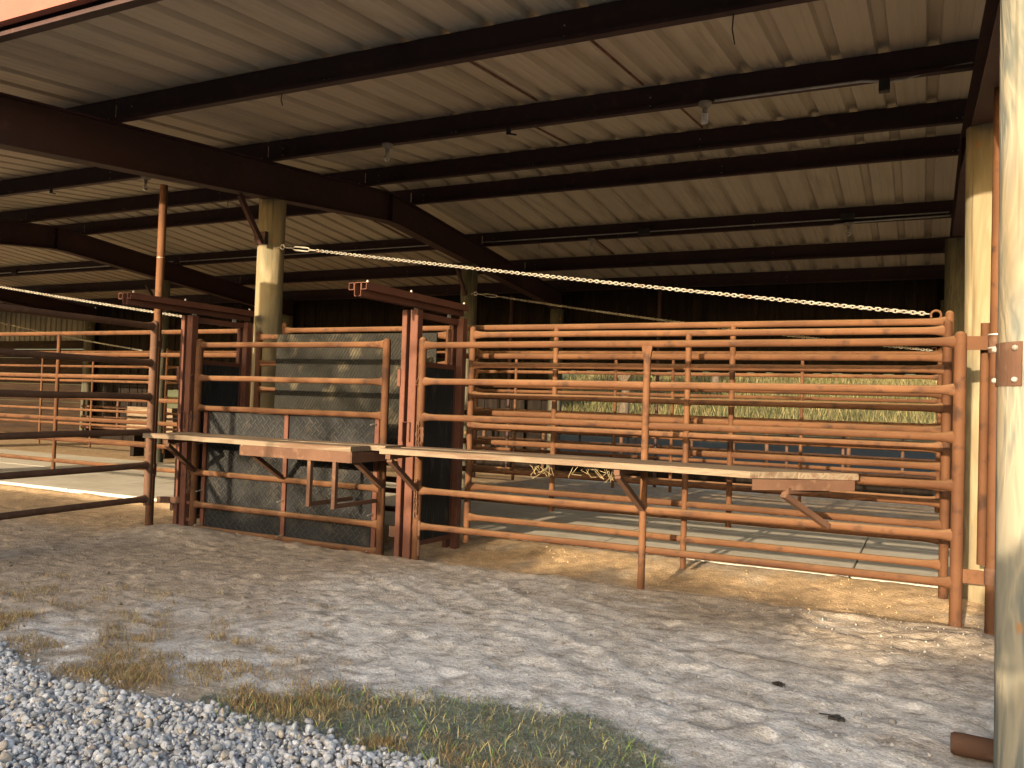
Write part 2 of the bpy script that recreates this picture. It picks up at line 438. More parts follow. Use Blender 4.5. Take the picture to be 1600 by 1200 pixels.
c = lerp(c, np.array([.27, .205, .13]), sst(gravel_edge(x)+1.0, gravel_edge(x)+.25, y)*sst(-2.0, -2.9, x)*sst(.42, .60, n2)*.75)
c = lerp(c, np.array([.30, .28, .26]), sst(gravel_edge(x)+.08, gravel_edge(x)-.05, y))
c = lerp(c, np.array([.03, .026, .017]), sst(17.2, 19, y+2*(n1-.5)))  # ground behind the shed painted near-black, standing in for its shadow
c = lerp(c, grass, sst(30, 33, y))
c = lerp(c, np.array([.17, .15, .07]), sst(30, 33, y)*sst(.45, .6, n2)*.6)
c = lerp(c, np.array([.14, .14, .06]), sst(-2, -10, y)*.8)
M['ground'] = mat('ground_soil', (.80, .80, .80), (1.12, 1.11, 1.10), scale=9, rough=.95, bump=.8, bscale=55, fine=30, spec=.1, attr='tint', detail=9)
t_ = M['ground'].node_tree; N_ = t_.nodes; L_ = t_.links; b_ = N_['Principled BSDF']
src_ = b_.inputs['Base Color'].links[0].from_socket
g_ = N_.new('ShaderNodeNewGeometry')
for sc_, st_, lo_, hi_, amt_ in ((70, (1, 1, 1), .68, 1.22, .8), (26, (.45, 1.6, 1), .74, 1.18, .75), (150, (.6, 1.3, 1), .62, 1.2, .6)):
    mp_ = N_.new('ShaderNodeMapping'); mp_.inputs['Scale'].default_value = st_; mp_.inputs['Rotation'].default_value = (0, 0, R(22)); L_.new(g_.outputs['Position'], mp_.inputs[0])
    n_ = N_.new('ShaderNodeTexNoise'); n_.inputs['Scale'].default_value = sc_; n_.inputs['Detail'].default_value = 6; n_.inputs['Roughness'].default_value = .65; L_.new(mp_.outputs[0], n_.inputs[0])
    r_ = N_.new('ShaderNodeValToRGB'); r_.color_ramp.elements[0].position = .33; r_.color_ramp.elements[1].position = .66
    r_.color_ramp.elements[0].color = (lo_, lo_*.97, lo_*.93, 1); r_.color_ramp.elements[1].color = (hi_, hi_, hi_, 1); L_.new(n_.outputs[0], r_.inputs[0])
    m_ = N_.new('ShaderNodeMix'); m_.data_type = 'RGBA'; m_.blend_type = 'MULTIPLY'; m_.inputs[0].default_value = amt_; L_.new(src_, m_.inputs['A']); L_.new(r_.outputs[0], m_.inputs['B'])
    src_ = m_.outputs['Result']
L_.new(src_, b_.inputs['Base Color'])
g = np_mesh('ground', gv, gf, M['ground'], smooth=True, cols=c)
g['kind'] = 'structure'

def gz(px, py):
    return float(ground_z(np.array([float(px)]), np.array([float(py)]))[0])

# concrete slab under the pens, cast in sections with open joints
slab = bpy.data.objects.new('concrete_slab', None); COL.objects.link(slab); slab['kind'] = 'structure'
cuts = [-29.0, -25.2, -21.6, -18.1, -14.5, -11.0, -9.35, -5.9, -3.0, -.55, 2.4, 5.4, 8.0]
for a, b in zip(cuts[:-1], cuts[1:]):
    for (ya, yb) in ((7.95, 10.0), (10.0, 12.25)):
        MB().bbox(((a+b)/2, (ya+yb)/2, -.070), (b-a-.014, yb-ya-.014, .20), .008).build('slab_section', M['concrete'], slab)

# ------------------------------------------------------------------ the shed
BX = [-29.4, -21.95, -14.5, -7.05, .40, 7.85]          # frame lines
RIDGE = 10.0
def rt(y):                                               # top of the rafters
    return 3.49 + .0995*y if y <= RIDGE else 4.485 - .09*(y-RIDGE)
def rb(y):                                               # underside
    return 3.05 + .101*y if y <= RIDGE else 4.06 - .083*(y-RIDGE)
shed = thing('cattle_shed', 'open-fronted cattle shed with a tan ribbed metal roof on dark red steel beams', 'shed', (-7, 10, 0))
def sh(mb, name, m, smooth=False, par=shed):
    o = mb.build(name, m, par, smooth)
    if par is shed: o.location = -Vector(shed.location)
    return o

yy = [3.62, 5.0, 6.5, 8.0, 9.4, 9.85, 10.15, 10.6, 12, 14, 16.6]
for bx in BX:
    mb = MB()
    for (half, top, bot) in ((.006, rt, rb), ):
        mb.rings([[(bx-half, q, bot(q)+.012), (bx+half, q, bot(q)+.012), (bx+half, q, top(q)-.012), (bx-half, q, top(q)-.012)] for q in yy])
    mb.rings([[(bx-.09, q, rb(q)), (bx+.09, q, rb(q)), (bx+.09, q, rb(q)+.012), (bx-.09, q, rb(q)+.012)] for q in yy])
    mb.rings([[(bx-.09, q, rt(q)-.014), (bx+.09, q, rt(q)-.014), (bx+.09, q, rt(q)-.002), (bx-.09, q, rt(q)-.002)] for q in yy])
    # end plates and a stiffener
    mb.box((bx, 3.615, (rt(3.6)+rb(3.6))/2), (.18, .012, rt(3.6)-rb(3.6)))
    mb.box((bx, 16.61, (rt(16.6)+rb(16.6))/2), (.18, .012, rt(16.6)-rb(16.6)))
    mb.box((bx, 10.0, (rt(10)+rb(10))/2), (.16, .014, rt(10)-rb(10)-.03))
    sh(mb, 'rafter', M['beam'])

PUR = [(3.70, 1), (5.42, 1), (7.50, 1), (9.42, 1), (10.58, -1), (12.88, -1), (14.67, -1), (16.35, -1)]
for (py, sg) in PUR:
    sl_ = .0995 if py < RIDGE else -.09
    for a, b in zip(BX[:-1], BX[1:]):
        z0 = rt(py) + (.10 if py < 4 else 0); H = .25 - (.10 if py < 4 else 0); mb = MB()
        xm = (a+b)/2; ln = b-a-.012
        mb.box((xm, py, z0+H/2), (ln, .006, H-.004))                        # web
        mb.box((xm, py-.0375, z0+.004), (ln, .069, .007))                    # bottom flange, towards the front
        mb.box((xm, py-.071, z0+.016), (ln, .006, .030))                     # lip
        mb.box((xm, py+.0375, z0+H-.004), (ln, .069, .007))                  # top flange
        mb.box((xm, py+.071, z0+H-.016), (ln, .006, .030))
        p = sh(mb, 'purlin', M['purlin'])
        bb = MB()
        for fx, pat in ((.02, 0), (.33, 1), (.62, 0), (.97, 1)):
            qx = a + fx*(b-a)+.08
            for k in (0, 1):
                bb.tube([(qx+(.05*k if pat else 0), py-.003, z0+.06+(0 if pat else .08*k)), (qx+(.05*k if pat else 0), py-.012, z0+.06+(0 if pat else .08*k))], .007, 6)
        o = bb.build('bolts', M['galv'], p); o['kind'] = 'stuff'

# roof panels: three ribs each, pans resting on the purlins
RIB = .376
def panel_profile():
    pr = []
    for k in range(3):
        x0 = k*RIB
        pr += [(x0, 0), (x0+.055, 0), (x0+.070, .005), (x0+.085, .005), (x0+.10, 0), (x0+.145, 0), (x0+.160, .005), (x0+.175, .005), (x0+.19, 0), (x0+.245, 0)]
        pr += [(x0+.262, .055), (x0+.345, .055), (x0+.362, 0)]
    pr.append((3*RIB+.02, .001))
    return pr
PP = panel_profile()
def panel_mesh(y0, y1):
    vs = []; fs = []; n = len(PP)
    rows = [y0, (y0+y1)/2, y1]
    for q in rows:
        for (px, pz) in PP:
            vs.append((px, q, rt(q)+.252+pz))
    for r in range(len(rows)-1):
        for i in range(n-1):
            fs.append((r*n+i, r*n+i+1, (r+1)*n+i+1, (r+1)*n+i))
    me = bpy.data.meshes.new('roof_panel'); me.from_pydata(vs, [], fs); me.materials.append(M['roof']); me.update()
    return me
pf, pb = panel_mesh(3.575, RIDGE-.02), panel_mesh(RIDGE+.02, 16.75)
PW = 3*RIB
x0 = .10 - PW*27
k = 0
while x0 < 7.9:
    for me in (pf, pb):
        o = put('roof_panel', me, shed, Vector((x0, 0, .0012*(k % 2))) - Vector(shed.location))
        if (k*7) % 5 == 1 and me is pf:
            o.data = pf.copy(); o.data.materials[0] = M['roof_worn']
    x0 += PW; k += 1
# rusty lap edges that hang a little below their sheets
for (lx, y0, y1) in ((-2.40, 5.5, 7.4), (-3.49, 5.5, 7.4), (-3.95, 7.6, 9.3), (-2.30, 7.6, 9.3), (-8.6, 10.7, 12.8), (-5.2, 12.95, 14.6)):
    MB().rings([[(lx, q, rt(q)+.232), (lx+.012, q, rt(q)+.232), (lx+.016, q, rt(q)+.250), (lx, q, rt(q)+.250)] for q in (y0, (y0+y1)/2, y1)]).build('rusted_lap', M['rustline'], shed).location = -Vector(shed.location)
# ridge cap
sh(MB().rings([[(-31, 9.7, rt(9.7)+.32), (-31, 10, rt(10)+.36), (-31, 10.3, rt(10.3)+.32), (-31, 10, rt(10)+.35)], [(8.2, 9.7, rt(9.7)+.32), (8.2, 10, rt(10)+.36), (8.2, 10.3, rt(10.3)+.32), (8.2, 10, rt(10)+.35)]]), 'ridge_cap', M['fascia'])
# front trim
for a, b in zip(BX[:-1], BX[1:]):
    mb = MB()
    mb.box(((a+b)/2, 3.555, 4.135), (b-a-.004, .012, .25))
    mb.box(((a+b)/2, 3.585, 4.016), (b-a-.004, .05, .010))
    sh(mb, 'fascia', M['fascia'])

# round posts
def post(bx, py, r, zt, m, z0=-.3, seed=0, tw=.012):
    mb = MB(); rs = []
    n = 20; hs = np.linspace(0, 1, 14); r0 = random.Random(seed)
    ph = r0.random()*6
    for h in hs:
        z = z0+(zt-z0)*h
        rs.append([(math.cos(2*math.pi*i/n)*(r*(1.03-.07*h) + .004*math.sin(3*2*math.pi*i/n+h*4+ph) + .003*math.sin(5*2*math.pi*i/n-h*9+ph)) + tw*math.sin(h*3+ph),
                    math.sin(2*math.pi*i/n)*(r*(1.03-.07*h) + .004*math.sin(3*2*math.pi*i/n+h*4+ph)), z) for i in range(n)])
    mb.rings(rs)
    return mb.build('wood_post', m, shed, True, Vector((bx, py, 0))-Vector(shed.location))
def plate_with_bolts(par, corner, size, rot, bolts, m=None):
    pass
front = post(.440, 3.92, .172, rb(3.92), M['frontpost'], seed=3)
front['label'] = 'big pale round post at the right edge with a rusty corner plate'
post(-7.24, 3.92, .165, rb(3.92), M['post'], seed=4)
for bx in (-14.5, -21.95, -29.4, 7.85): post(bx, 3.92, .165, rb(3.92), M['post'], seed=int(-bx))
pR = post(.455, 7.70, .165, rb(7.7), M['post'], seed=8)
pL = post(-7.125, 7.70, .165, rb(7.7), M['post'], seed=12)
for bx in (-14.5, -21.95, 7.85): post(bx, 7.70, .165, rb(7.7), M['post'], seed=int(20-bx))
for bx in BX: post(bx-.02, 12.5, .15, rb(12.5), M['postgrey'], seed=int(50-bx))
for bx in BX: post(bx, 16.35, .15, rb(16.35), M['postgrey'], seed=int(80-bx))
# rusty corner plate on the big front post (bent round its left side)
mb = MB()
for a in range(10):
    a0 = R(176+a*6); a1 = R(176+(a+1)*6)
    ri, ro = .166, .176
    mb.rings([[(ri*math.cos(q), ri*math.sin(q), z) for z in (0, .175)] + [(ro*math.cos(q), ro*math.sin(q), z) for z in (.175, 0)] for q in (a0, a1)], cap=(a in (0, 9)))
cp = mb.build('corner_plate', M['pipe_dark'], front, False, (0, 0, 1.575))
for ang in (182, 228):
    for z in (1.60, 1.725):
        q = R(ang)
        MB().tube([(.172*math.cos(q), .172*math.sin(q), z), (.184*math.cos(q), .184*math.sin(q), z), (.190*math.cos(q), .190*math.sin(q), z)], [.011, .011, .006], 8).build('bolt', M['galv'], front)
# knee brace and its cap box by the left middle post
sh(MB().box((-7.05, 7.26, 3.50), (.05, .055, .62), Matrix.Rotation(R(38), 3, 'X')), 'knee_brace', M['beam'])
kb = sh(MB().box((-7.14, 7.535, 3.34), (.17, .05, .15)), 'post_bracket', M['beam'])
sh(MB().tube([(-7.13, 7.51, 3.36), (-7.13, 7.495, 3.36), (-7.13, 7.488, 3.36)], [.024, .024, .012], 8), 'bolt', M['galv'])
sh(MB().box((-7.05, 12.2, 3.50), (.05, .05, .5), Matrix.Rotation(R(38), 3, 'X')), 'knee_brace', M['beam'])
sh(MB().box((-14.5, 12.2, 3.50), (.05, .05, .5), Matrix.Rotation(R(38), 3, 'X')), 'knee_brace', M['beam'])

# rear: hanging boards over the openings, closed wall in the far left bay
bxp = -21.99
kk = 0
while bxp < 7.7:
    w = .15 + .05*((kk*37) % 5)/4
    zb = (2.22 if bxp > -7.2 else (-.1 if not (-19.3 < bxp < -17.6 or -12.2 < bxp < -11.2) else 1.55)) + .03*((kk*53) % 7)/7
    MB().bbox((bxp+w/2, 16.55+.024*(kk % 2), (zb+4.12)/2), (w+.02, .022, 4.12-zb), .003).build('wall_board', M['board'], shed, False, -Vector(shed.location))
    bxp += w; kk += 1
mb = MB()
prof = []
q = -29.3
while q < -21.95:
    prof += [(q, 16.50), (q+.16, 16.50), (q+.18, 16.47), (q+.22, 16.47), (q+.24, 16.50)]
    q += .245
mb.add([(a, b, z) for z in (2.95, 4.12) for a, b in prof], [(i, i+1, i+1+len(prof), i+len(prof)) for i in range(len(prof)-1)])
sh(mb, 'wall_sheet', M['wallmetal'])
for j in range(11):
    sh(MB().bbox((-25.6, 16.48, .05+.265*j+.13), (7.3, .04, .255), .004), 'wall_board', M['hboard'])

# conduit runs, junction boxes, hooks
def conduit(pts, r=.011): return sh(MB().tube(pts, r, 8), 'conduit', M['galv_dull'], True)
conduit([(-1.72, 7.39, rt(7.4)-.0), (-.50, 7.39, rt(7.4)-.0), (-.36, 7.39, rt(7.4)-.02)])
conduit([(-.30, 7.40, rt(7.4)-.03), (-.18, 7.44, rt(7.4)-.01), (.05, 7.48, rt(7.4)+.05), (.3, 7.49, rt(7.4)+.07)], .009)
conduit([(-7.0, 12.80, rt(12.8)+.06), (.28, 12.80, rt(12.8)+.06)], .010)
conduit([(-1.2, 12.79, rt(12.8)-.02), (-.9, 12.79, rt(12.8)-.0), (.3, 12.79, rt(12.8)+.01)], .012)
conduit([(-14.4, 12.80, rt(12.8)+.07), (-7.1, 12.80, rt(12.8)+.07)], .010)
conduit([(-21.5, 12.79, rt(12.8)-.10), (-20.9, 12.79, rt(12.8)-.08), (-20.6, 12.79, rt(12.8)+.07), (-14.6, 12.79, rt(12.8)+.08)], .013)
for p in ((-4.05, 12.78, rt(12.8)+.06), (-1.02, 12.78, rt(12.8)+.09), (-20.0, 12.78, rt(12.8)+.07)):
    sh(MB().bbox(p, (.19, .07, .10), .008), 'junction_box', M['darkplastic'])
sh(MB().bbox((-.33, 7.40, rt(7.4)-.06), (.085, .07, .10), .006), 'junction_box', M['darkplastic'])
for hx, hy in ((-3.80, 7.42), (-10.9, 7.42)):
    sh(MB().box((hx, hy, rt(7.4)-.02), (.05, .012, .07)).box((hx+.045, hy, rt(7.4)-.058), (.09, .012, .016), Matrix.Rotation(R(14), 3, 'Y')), 'hook', M['darkplastic'])
# bits of wire hanging from the purlins
for (wx, wy, wl) in ((-4.95, 5.40, .10), (-1.15, 5.40, .20), (-5.9, 12.8, .13), (-9.6, 9.4, .12)):
    sh(MB().tube([(wx, wy, rt(wy)+.01), (wx-.006, wy, rt(wy)-wl*.5), (wx+.012, wy, rt(wy)-wl)], .005, 5), 'wire', M['darkplastic'])

# ------------------------------------------------------------------ light bulbs
def bulb(loc, label, cfl=False):
    t = thing('light_bulb', label, 'light bulb', loc, 'bare bulbs hanging under the roof beams')
    MB().tube([(0, 0, .02), (0, 0, 0), (0, 0, -.012), (0, 0, -.03)], [.062, .062, .055, .03], 14).build('ceiling_plate', M['porcelain'], t, True)
    MB().tube([(0, 0, -.03), (0, 0, -.055), (0, 0, -.075)], [.024, .024, .018], 12).build('socket', M['porcelain'], t, True)
    if cfl:
        pts = [(.026*math.cos(a*.7), .026*math.sin(a*.7), -.078-.0022*a) for a in range(45)]
        MB().tube(pts, .007, 6).build('spiral_tube', M['white'], t, True)
    else:
        MB().tube([(0, 0, -.075), (0, 0, -.09), (0, 0, -.11), (0, 0, -.135), (0, 0, -.158), (0, 0, -.170)], [.014, .018, .030, .038, .028, .008], 14).build('glass_bulb', M['glass'], t, True)
    return t
bulb((-1.81, 7.40, rt(7.4)-.02), 'spiral bulb under the second beam, left of the conduit and dark box', True)
bulb((-5.26, 7.40, rt(7.4)-.02), 'clear bulb under the second beam, above the turnbuckle end of the chain')
bulb((-9.0, 7.40, rt(7.4)-.02), 'bulb beside the tall rusty pole under the long rafter')
bulb((-4.95, 12.80, rt(12.8)-.02), 'bulb far back under the rear beam, above the middle of the near chain')
bulb((-1.0, 12.80, rt(12.8)-.02), 'bulb far back under the rear beam near the right-hand lit post')

# ------------------------------------------------------------------ gates and pens
def rail_mesh(L, r, flare=True, n=12, sag=0.0, seed=0):
    rr = random.Random(seed)
    mb = MB()
    ts = [0, .025, .07, .14, L*.3, L*.5, L*.7, L-.14, L-.07, L-.025, L]
    sc = [1.62, 1.42, 1.14, 1.0, 1, 1, 1, 1.0, 1.14, 1.42, 1.62]
    if not flare: sc = [1]*11
    pts = [(t, rr.uniform(-.003, .003) if 3 < i < 7 else 0, -sag*4*(t/L)*(1-t/L) + (rr.uniform(-.003, .003) if 3 < i < 7 else 0)) for i, t in enumerate(ts)]
    mb.tube(pts, r, n, up=(0, 0, 1), scl=[(1, s) for s in sc])
    return mb
def rail(par, p0, p1, r, m, flare=True, seed=0, sag=0.0, name='rail'):
    p0 = Vector(p0); p1 = Vector(p1); d = p1-p0
    mb = rail_mesh(d.length, r, flare, 12, sag, seed)
    q = d.to_track_quat('X', 'Z').to_matrix() if abs(d.normalized().z) < .9 else Matrix.Identity(3)
    # keep the section upright
    ang = math.atan2(d.y, d.x); tilt = math.asin(max(-1, min(1, d.z/d.length)))
    q = Matrix.Rotation(ang, 3, 'Z') @ Matrix.Rotation(-tilt, 3, 'Y')
    mb.v = [tuple(p0 + q @ Vector(v)) for v in mb.v]
    return mb.build(name, m, par, True)
def upost(par, px, py, z0, z1, r, m, dome=True, n=14, name='post', ring=None):
    if dome:
        pts = [(px, py, z0), (px, py, z1-r*.9), (px, py, z1-r*.45), (px, py, z1-r*.12), (px, py, z1)]
        rad = [r, r, r*.88, r*.55, r*.15]
    else:
        pts = [(px, py, z0), (px, py, z1)]; rad = [r, r]
    mb = MB().tube(pts, rad, n)
    if ring: mb.tube([(px, py, ring-.006), (px, py, ring+.006)], r*1.06, n)
    return mb.build(name, m, par, True)
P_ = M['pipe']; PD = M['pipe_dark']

# front right gate, six rails
g1 = thing('livestock_gate', 'front six-rail rusty pipe gate on the right, behind the long plank shelf', 'gate')
Z1 = [1.975, 1.640, 1.310, .975, .632, .305]
for i, z in enumerate(Z1):
    rail(g1, (-4.155, 6.55, z-.008), (.20, 6.55, z+.006), .0295, P_, seed=i)
upost(g1, -4.172, 6.55, -.06, 2.045, .038, P_)
upost(g1, .228, 6.55, -.08, 2.055, .041, P_, ring=1.965)
upost(g1, -2.008, 6.525, -.06, 1.90, .030, P_, dome=False, name='middle_post')
MB().rings([[(-2.008-.030, 6.505, 1.86), (-2.008+.030, 6.505, 1.86), (-2.008+.030, 6.535, 1.86), (-2.008-.030, 6.535, 1.86)], [(-2.008-.045, 6.505, 1.955), (-2.008+.045, 6.505, 1.955), (-2.008+.045, 6.52, 1.955), (-2.008-.045, 6.52, 1.955)]]).build('top_bracket', P_, g1)
MB().box((.325, 6.55, 1.972), (.15, .012, .095)).build('hinge_strap', P_, g1)
MB().box((.325, 6.55, .368), (.15, .012, .095)).build('hinge_strap', P_, g1)

# alley side gate just behind it, seven rails
def seven(t, xa, xb, y, ztop, pitch, r, m, mids, posts=True, n=7, ra=True, rbr=True, zlow=None, zhi=None):
    zs = [ztop-pitch*i for i in range(n)]
    xsn = [xa]+list(mids)+[xb]
    for i, z in enumerate(zs):
        rail(t, (xa+.02, y, z), (xb-.02, y, z), r, m, seed=i)
    zl = zs[-1]-.16 if zlow is None else zlow
    zh = zs[0]+.075 if zhi is None else zhi
    if posts:
        upost(t, xa, y, zl, zh, r*1.12, m); upost(t, xb, y, zl, zh, r*1.18, m)
    for q in mids: upost(t, q, y-.012, zl, zs[0]-.01, r*.92, m, dome=False, name='middle_post')
g2 = thing('livestock_gate', 'seven-rail rusty alley fence close behind the front right gate', 'gate')
seven(g2, -4.05, .165, 7.28, 2.13, .3025, .029, P_, [-1.863], zlow=.06, zhi=2.215)
g2b = thing('livestock_gate', 'alley gate with a muddy black ribbed panel, behind the diamond-plate gate', 'gate')
for i in range(7): rail(g2b, (-6.86, 7.30, 2.13-.3025*i), (-4.36, 7.30, 2.13-.3025*i), .029, P_, seed=i)
upost(g2b, -4.335, 7.30, .1, 2.20, .038, P_); upost(g2b, -6.88, 7.30, .1, 2.20, .038, P_)
MB().bbox((-5.52, 7.262, 1.55), (2.12, .012, 1.21), .003).build('ribbed_panel', M['belt'], g2b)
mb = MB()                                                        # slanting ribs on that panel
X0, X1, ZA, ZB = -6.575, -4.465, .95, 2.15
q = X0-(ZB-ZA)
while q < X1:
    a0 = max(q, X0); b0 = min(q+(ZB-ZA)*.62, X1)
    za = ZA+(a0-q)/.62; zb = ZA+(b0-q)/.62
    if b0-a0 > .02:
        mb.rings([[(a, 7.2565, z), (a+.010, 7.2515, z), (a+.020, 7.2565, z)] for a, z in ((a0, za), (b0-.02, zb))])
    q += .040
o = mb.build('panel_ribs', M['belt_rib'], g2b); o['kind'] = 'stuff'

# long gates in the line of the middle posts, each held up by a chain
def ring_on(t, px, y, z, m, r=.038):
    MB().tube([(px+r*math.cos(a), y, z+r*math.sin(a)) for a in [R(v) for v in range(-30, 211, 20)]], .009, 6).build('chain_ring', m, t, True)
g3 = thing('livestock_gate', 'long seven-rail gate hung from the chain in the right bay', 'gate')
seven(g3, -6.83, .185, 7.66, 2.24, .2967, .029, P_, [-3.30, -1.555], zlow=.40, zhi=2.33)
ring_on(g3, .085, 7.66, 2.295, P_)
g3b = thing('livestock_gate', 'long seven-rail gate hung from the chain in the left bay, crossing behind the tall pole', 'gate')
seven(g3b, -14.3, -7.30, 7.66, 2.24, .2967, .029, P_, [-12.6, -10.9], zlow=.28, zhi=2.33)
ring_on(g3b, -7.40, 7.66, 2.295, P_)

# gate swung out towards the viewer on the left
g4 = thing('livestock_gate', 'dark six-rail pipe gate swung out toward the viewer at the left edge', 'gate')
ge = Vector((-7.30, 6.20)); gd = (Vector((-7.15, 4.45))-ge).normalized(); gl = 4.4
for i, z in enumerate([2.145, 1.76, 1.402, 1.032, .683, .330]):
    a = ge+gd*.02; m_ = ge+gd*gl*.5; b = ge+gd*gl
    rail(g4, (a.x, a.y, z), (m_.x, m_.y, z-.01), .032, PD, seed=i)
    rail(g4, (m_.x, m_.y, z-.01), (b.x, b.y, z-.02), .032, PD, seed=i+4)
upost(g4, ge.x, ge.y, .26, 2.21, .040, PD); e2 = ge+gd*gl; upost(g4, e2.x, e2.y, .2, 2.2, .040, PD); e3 = ge+gd*gl*.5; upost(g4, e3.x, e3.y, .25, 2.15, .030, PD, name='middle_post')

# hinge poles
pl = thing('hinge_pole', 'tall rusty pole rising to the rafter on the left of the plank shelves', 'pole')
upost(pl, -7.40, 6.32, -.2, rb(6.32)+.005, .042, P_, dome=False, name='pole')
for z in (1.98, .62): MB().tube([(-7.40, 6.32, z-.06), (-7.40, 6.32, z+.06)], .052, 14).build('collar', PD, pl, True)
for z in (1.98, .62): MB().box((-7.35, 6.26, z), (.10, .012, .06), Matrix.Rotation(R(-50), 3, 'Z')).build('hinge_lug', PD, pl)
MB().box((-7.26, 6.44, .30), (.24, .012, .07), Matrix.Rotation(R(35), 3, 'Z')).build('brace_strap', PD, pl)
MB().tube([(-7.40, 6.32, 2.90), (-7.40, 6.32, 2.906)], .0428, 14).build('weld_ring', M['galv_dull'], pl, True)
pr = thing('hinge_pole', 'tall rusty pole between the front right gate and the big pale post', 'pole')
upost(pr, .437, 6.46, -.2, rb(6.46)+.005, .040, P_, dome=False, name='pole')
for z in (1.95, .40): MB().tube([(.437, 6.46, z-.055), (.437, 6.46, z+.055)], .048, 14).build('collar', PD, pr, True)
for z in (2.02, 1.93): MB().tube([(.437, 6.46, z-.005), (.437, 6.46, z+.005)], .052, 14).build('collar_ring', M['galv_dull'], pr, True)
g5 = thing('pipe_fence', 'pipe panel running to the right from the pole, mostly hidden by the big post', 'fence panel')
for i, z in enumerate([2.12, 1.75, 1.38, 1.015, .64, .275]):
    rail(g5, (.474, 6.46, z), (3.6, 6.46, z), .032, P_, seed=i)
upost(g5, 3.63, 6.46, -.1, 2.2, .04, P_)
upost(g5, .384, 6.66, .44, 2.12, .030, P_, dome=False, name='end_post')

# rusty pipe stub at the foot of the big post
st = tag(MB().tube([(.135, 4.14, .035), (.15, 4.14, .035), (.62, 4.12, .03)], [.040, .048, .048], 14).build('pipe_stub', PD, None, True), 'short rusty pipe stub sticking out at the foot of the big post', 'pipe')

# ------------------------------------------------------------------ diamond-plate gate
gm = thing('livestock_gate', 'front gate covered below by two black diamond-plate mats, left of the sliding gate', 'gate')
ZL = [1.968, 1.605, 1.285, .637, .248]
ZR = [1.985, 1.636, 1.312, .579, .283]
ZM = [(a+b)/2 for a, b in zip(ZL, ZR)]
for i, z in enumerate(ZM): rail(gm, (-6.99, 6.55, z), (-4.60, 6.55, z), .029, P_, seed=i)
rail(gm, (-6.99, 6.55, .015), (-4.60, 6.55, .01), .031, P_, seed=9)
upost(gm, -7.01, 6.55, -.12, 2.045, .040, P_); upost(gm, -4.575, 6.55, -.08, 2.035, .038, P_)
for a, b in ((-6.89, -5.835), (-5.775, -4.725)):
    mt = MB().bbox(((a+b)/2, 6.612, .645), (b-a, .016, 1.24), .004).build('rubber_mat', M['rubber'], gm)
    mb = MB(); su = .058
    for iu in range(-40, 40):
        for iv in range(-40, 40):
            q = (a+b)/2 + (iu+iv)*su*.7071; z = .645 + (iu-iv)*su*.7071
            if not (a+.035 < q < b-.035 and .06 < z < 1.235): continue
            mb.box((q, 6.601, z), (.010, .007, .076), Matrix.Rotation(R(45 if (iu+iv) % 2 else -45), 3, 'Y'))
    t_ = mb.build('tread', M['tread'], mt); t_['kind'] = 'stuff'
for q in (-6.925, -5.805, -4.685):
    MB().bbox((q, 6.602, .645), (.052, .03, 1.27), .004).build('mat_bar', M['oxide'], gm)
for (q, z) in ((-6.93, .93), (-6.93, .42), (-6.93, .06), (-5.80, .40), (-5.80, .05), (-4.69, 1.22), (-4.69, .36), (-4.69, .02)):
    MB().tube([(q, 6.59, z), (q-.01, 6.51, z-.012)], .006, 6).build('bolt', M['galv'], gm)

# ------------------------------------------------------------------ sliding gates across the alley
link_me = None
def link_mesh():
    mb = MB(); n = 12; pts = []
    for i in range(n):
        a = 2*math.pi*i/n
        pts.append(Vector((.0135*math.cos(a) + math.copysign(.0105, math.cos(a))*(1 if abs(math.cos(a)) > 1e-6 else 0), .0135*math.sin(a), 0)))
    rings = []
    for i, p in enumerate(pts):
        d = (pts[(i+1) % n]-pts[i-1]).normalized(); s_ = Vector((0, 0, 1)); o_ = d.cross(s_)
        rings.append([p + .0052*(math.cos(2*math.pi*k/5)*o_ + math.sin(2*math.pi*k/5)*s_) for k in range(5)])
    vs = [v for r in rings for v in r]; fs = []
    for k in range(n):
        for i in range(5):
            j = (i+1) % 5; k2 = (k+1) % n
            fs.append((k*5+i, k*5+j, k2*5+j, k2*5+i))
    mb.add(vs, fs)
    me = bpy.data.meshes.new('link'); me.from_pydata(mb.v, [], mb.f); me.materials.append(M['galv'])
    me.polygons.foreach_set('use_smooth', [True]*len(me.polygons)); me.update()
    return me
LINK = link_mesh()
def chain_path(p0, p1, sag, n=400):
    return [p0.lerp(p1, i/n) + Vector((0, 0, -sag*4*(i/n)*(1-i/n))) for i in range(n+1)]
def chain_links(par, p0, p1, sag, pitch=.0335, join=False, scale=1.0, m=None):
    pts = chain_path(Vector(p0), Vector(p1), sag)
    L = [0]
    for a, b in zip(pts[:-1], pts[1:]): L.append(L[-1]+(b-a).length)
    tot = L[-1]; cnt = int(tot/pitch); mb = MB()
    ts = np.interp(np.arange(cnt)*pitch+pitch/2, L, np.linspace(0, 1, len(L)))
    for i, t in enumerate(ts):
        k = min(int(t*400), 399)
        p = pts[k].lerp(pts[k+1], t*400-k); d = (pts[k+1]-pts[k]).normalized()
        q = d.to_track_quat('X', 'Z').to_matrix() @ Matrix.Rotation(R(25 if i % 2 else 115)+random.uniform(-.25, .25), 3, 'X')
        if join:
            vs = [p + q @ (v.co*scale) for v in LINK.vertices]
            mb.add(vs, [tuple(f.vertices) for f in LINK.polygons])
        else:
            o = put('link', LINK, par); o.matrix_local = Matrix.Translation(p) @ q.to_4x4()
    if join:
        o = mb.build('links', m or M['galv'], par, True); o['kind'] = 'stuff'

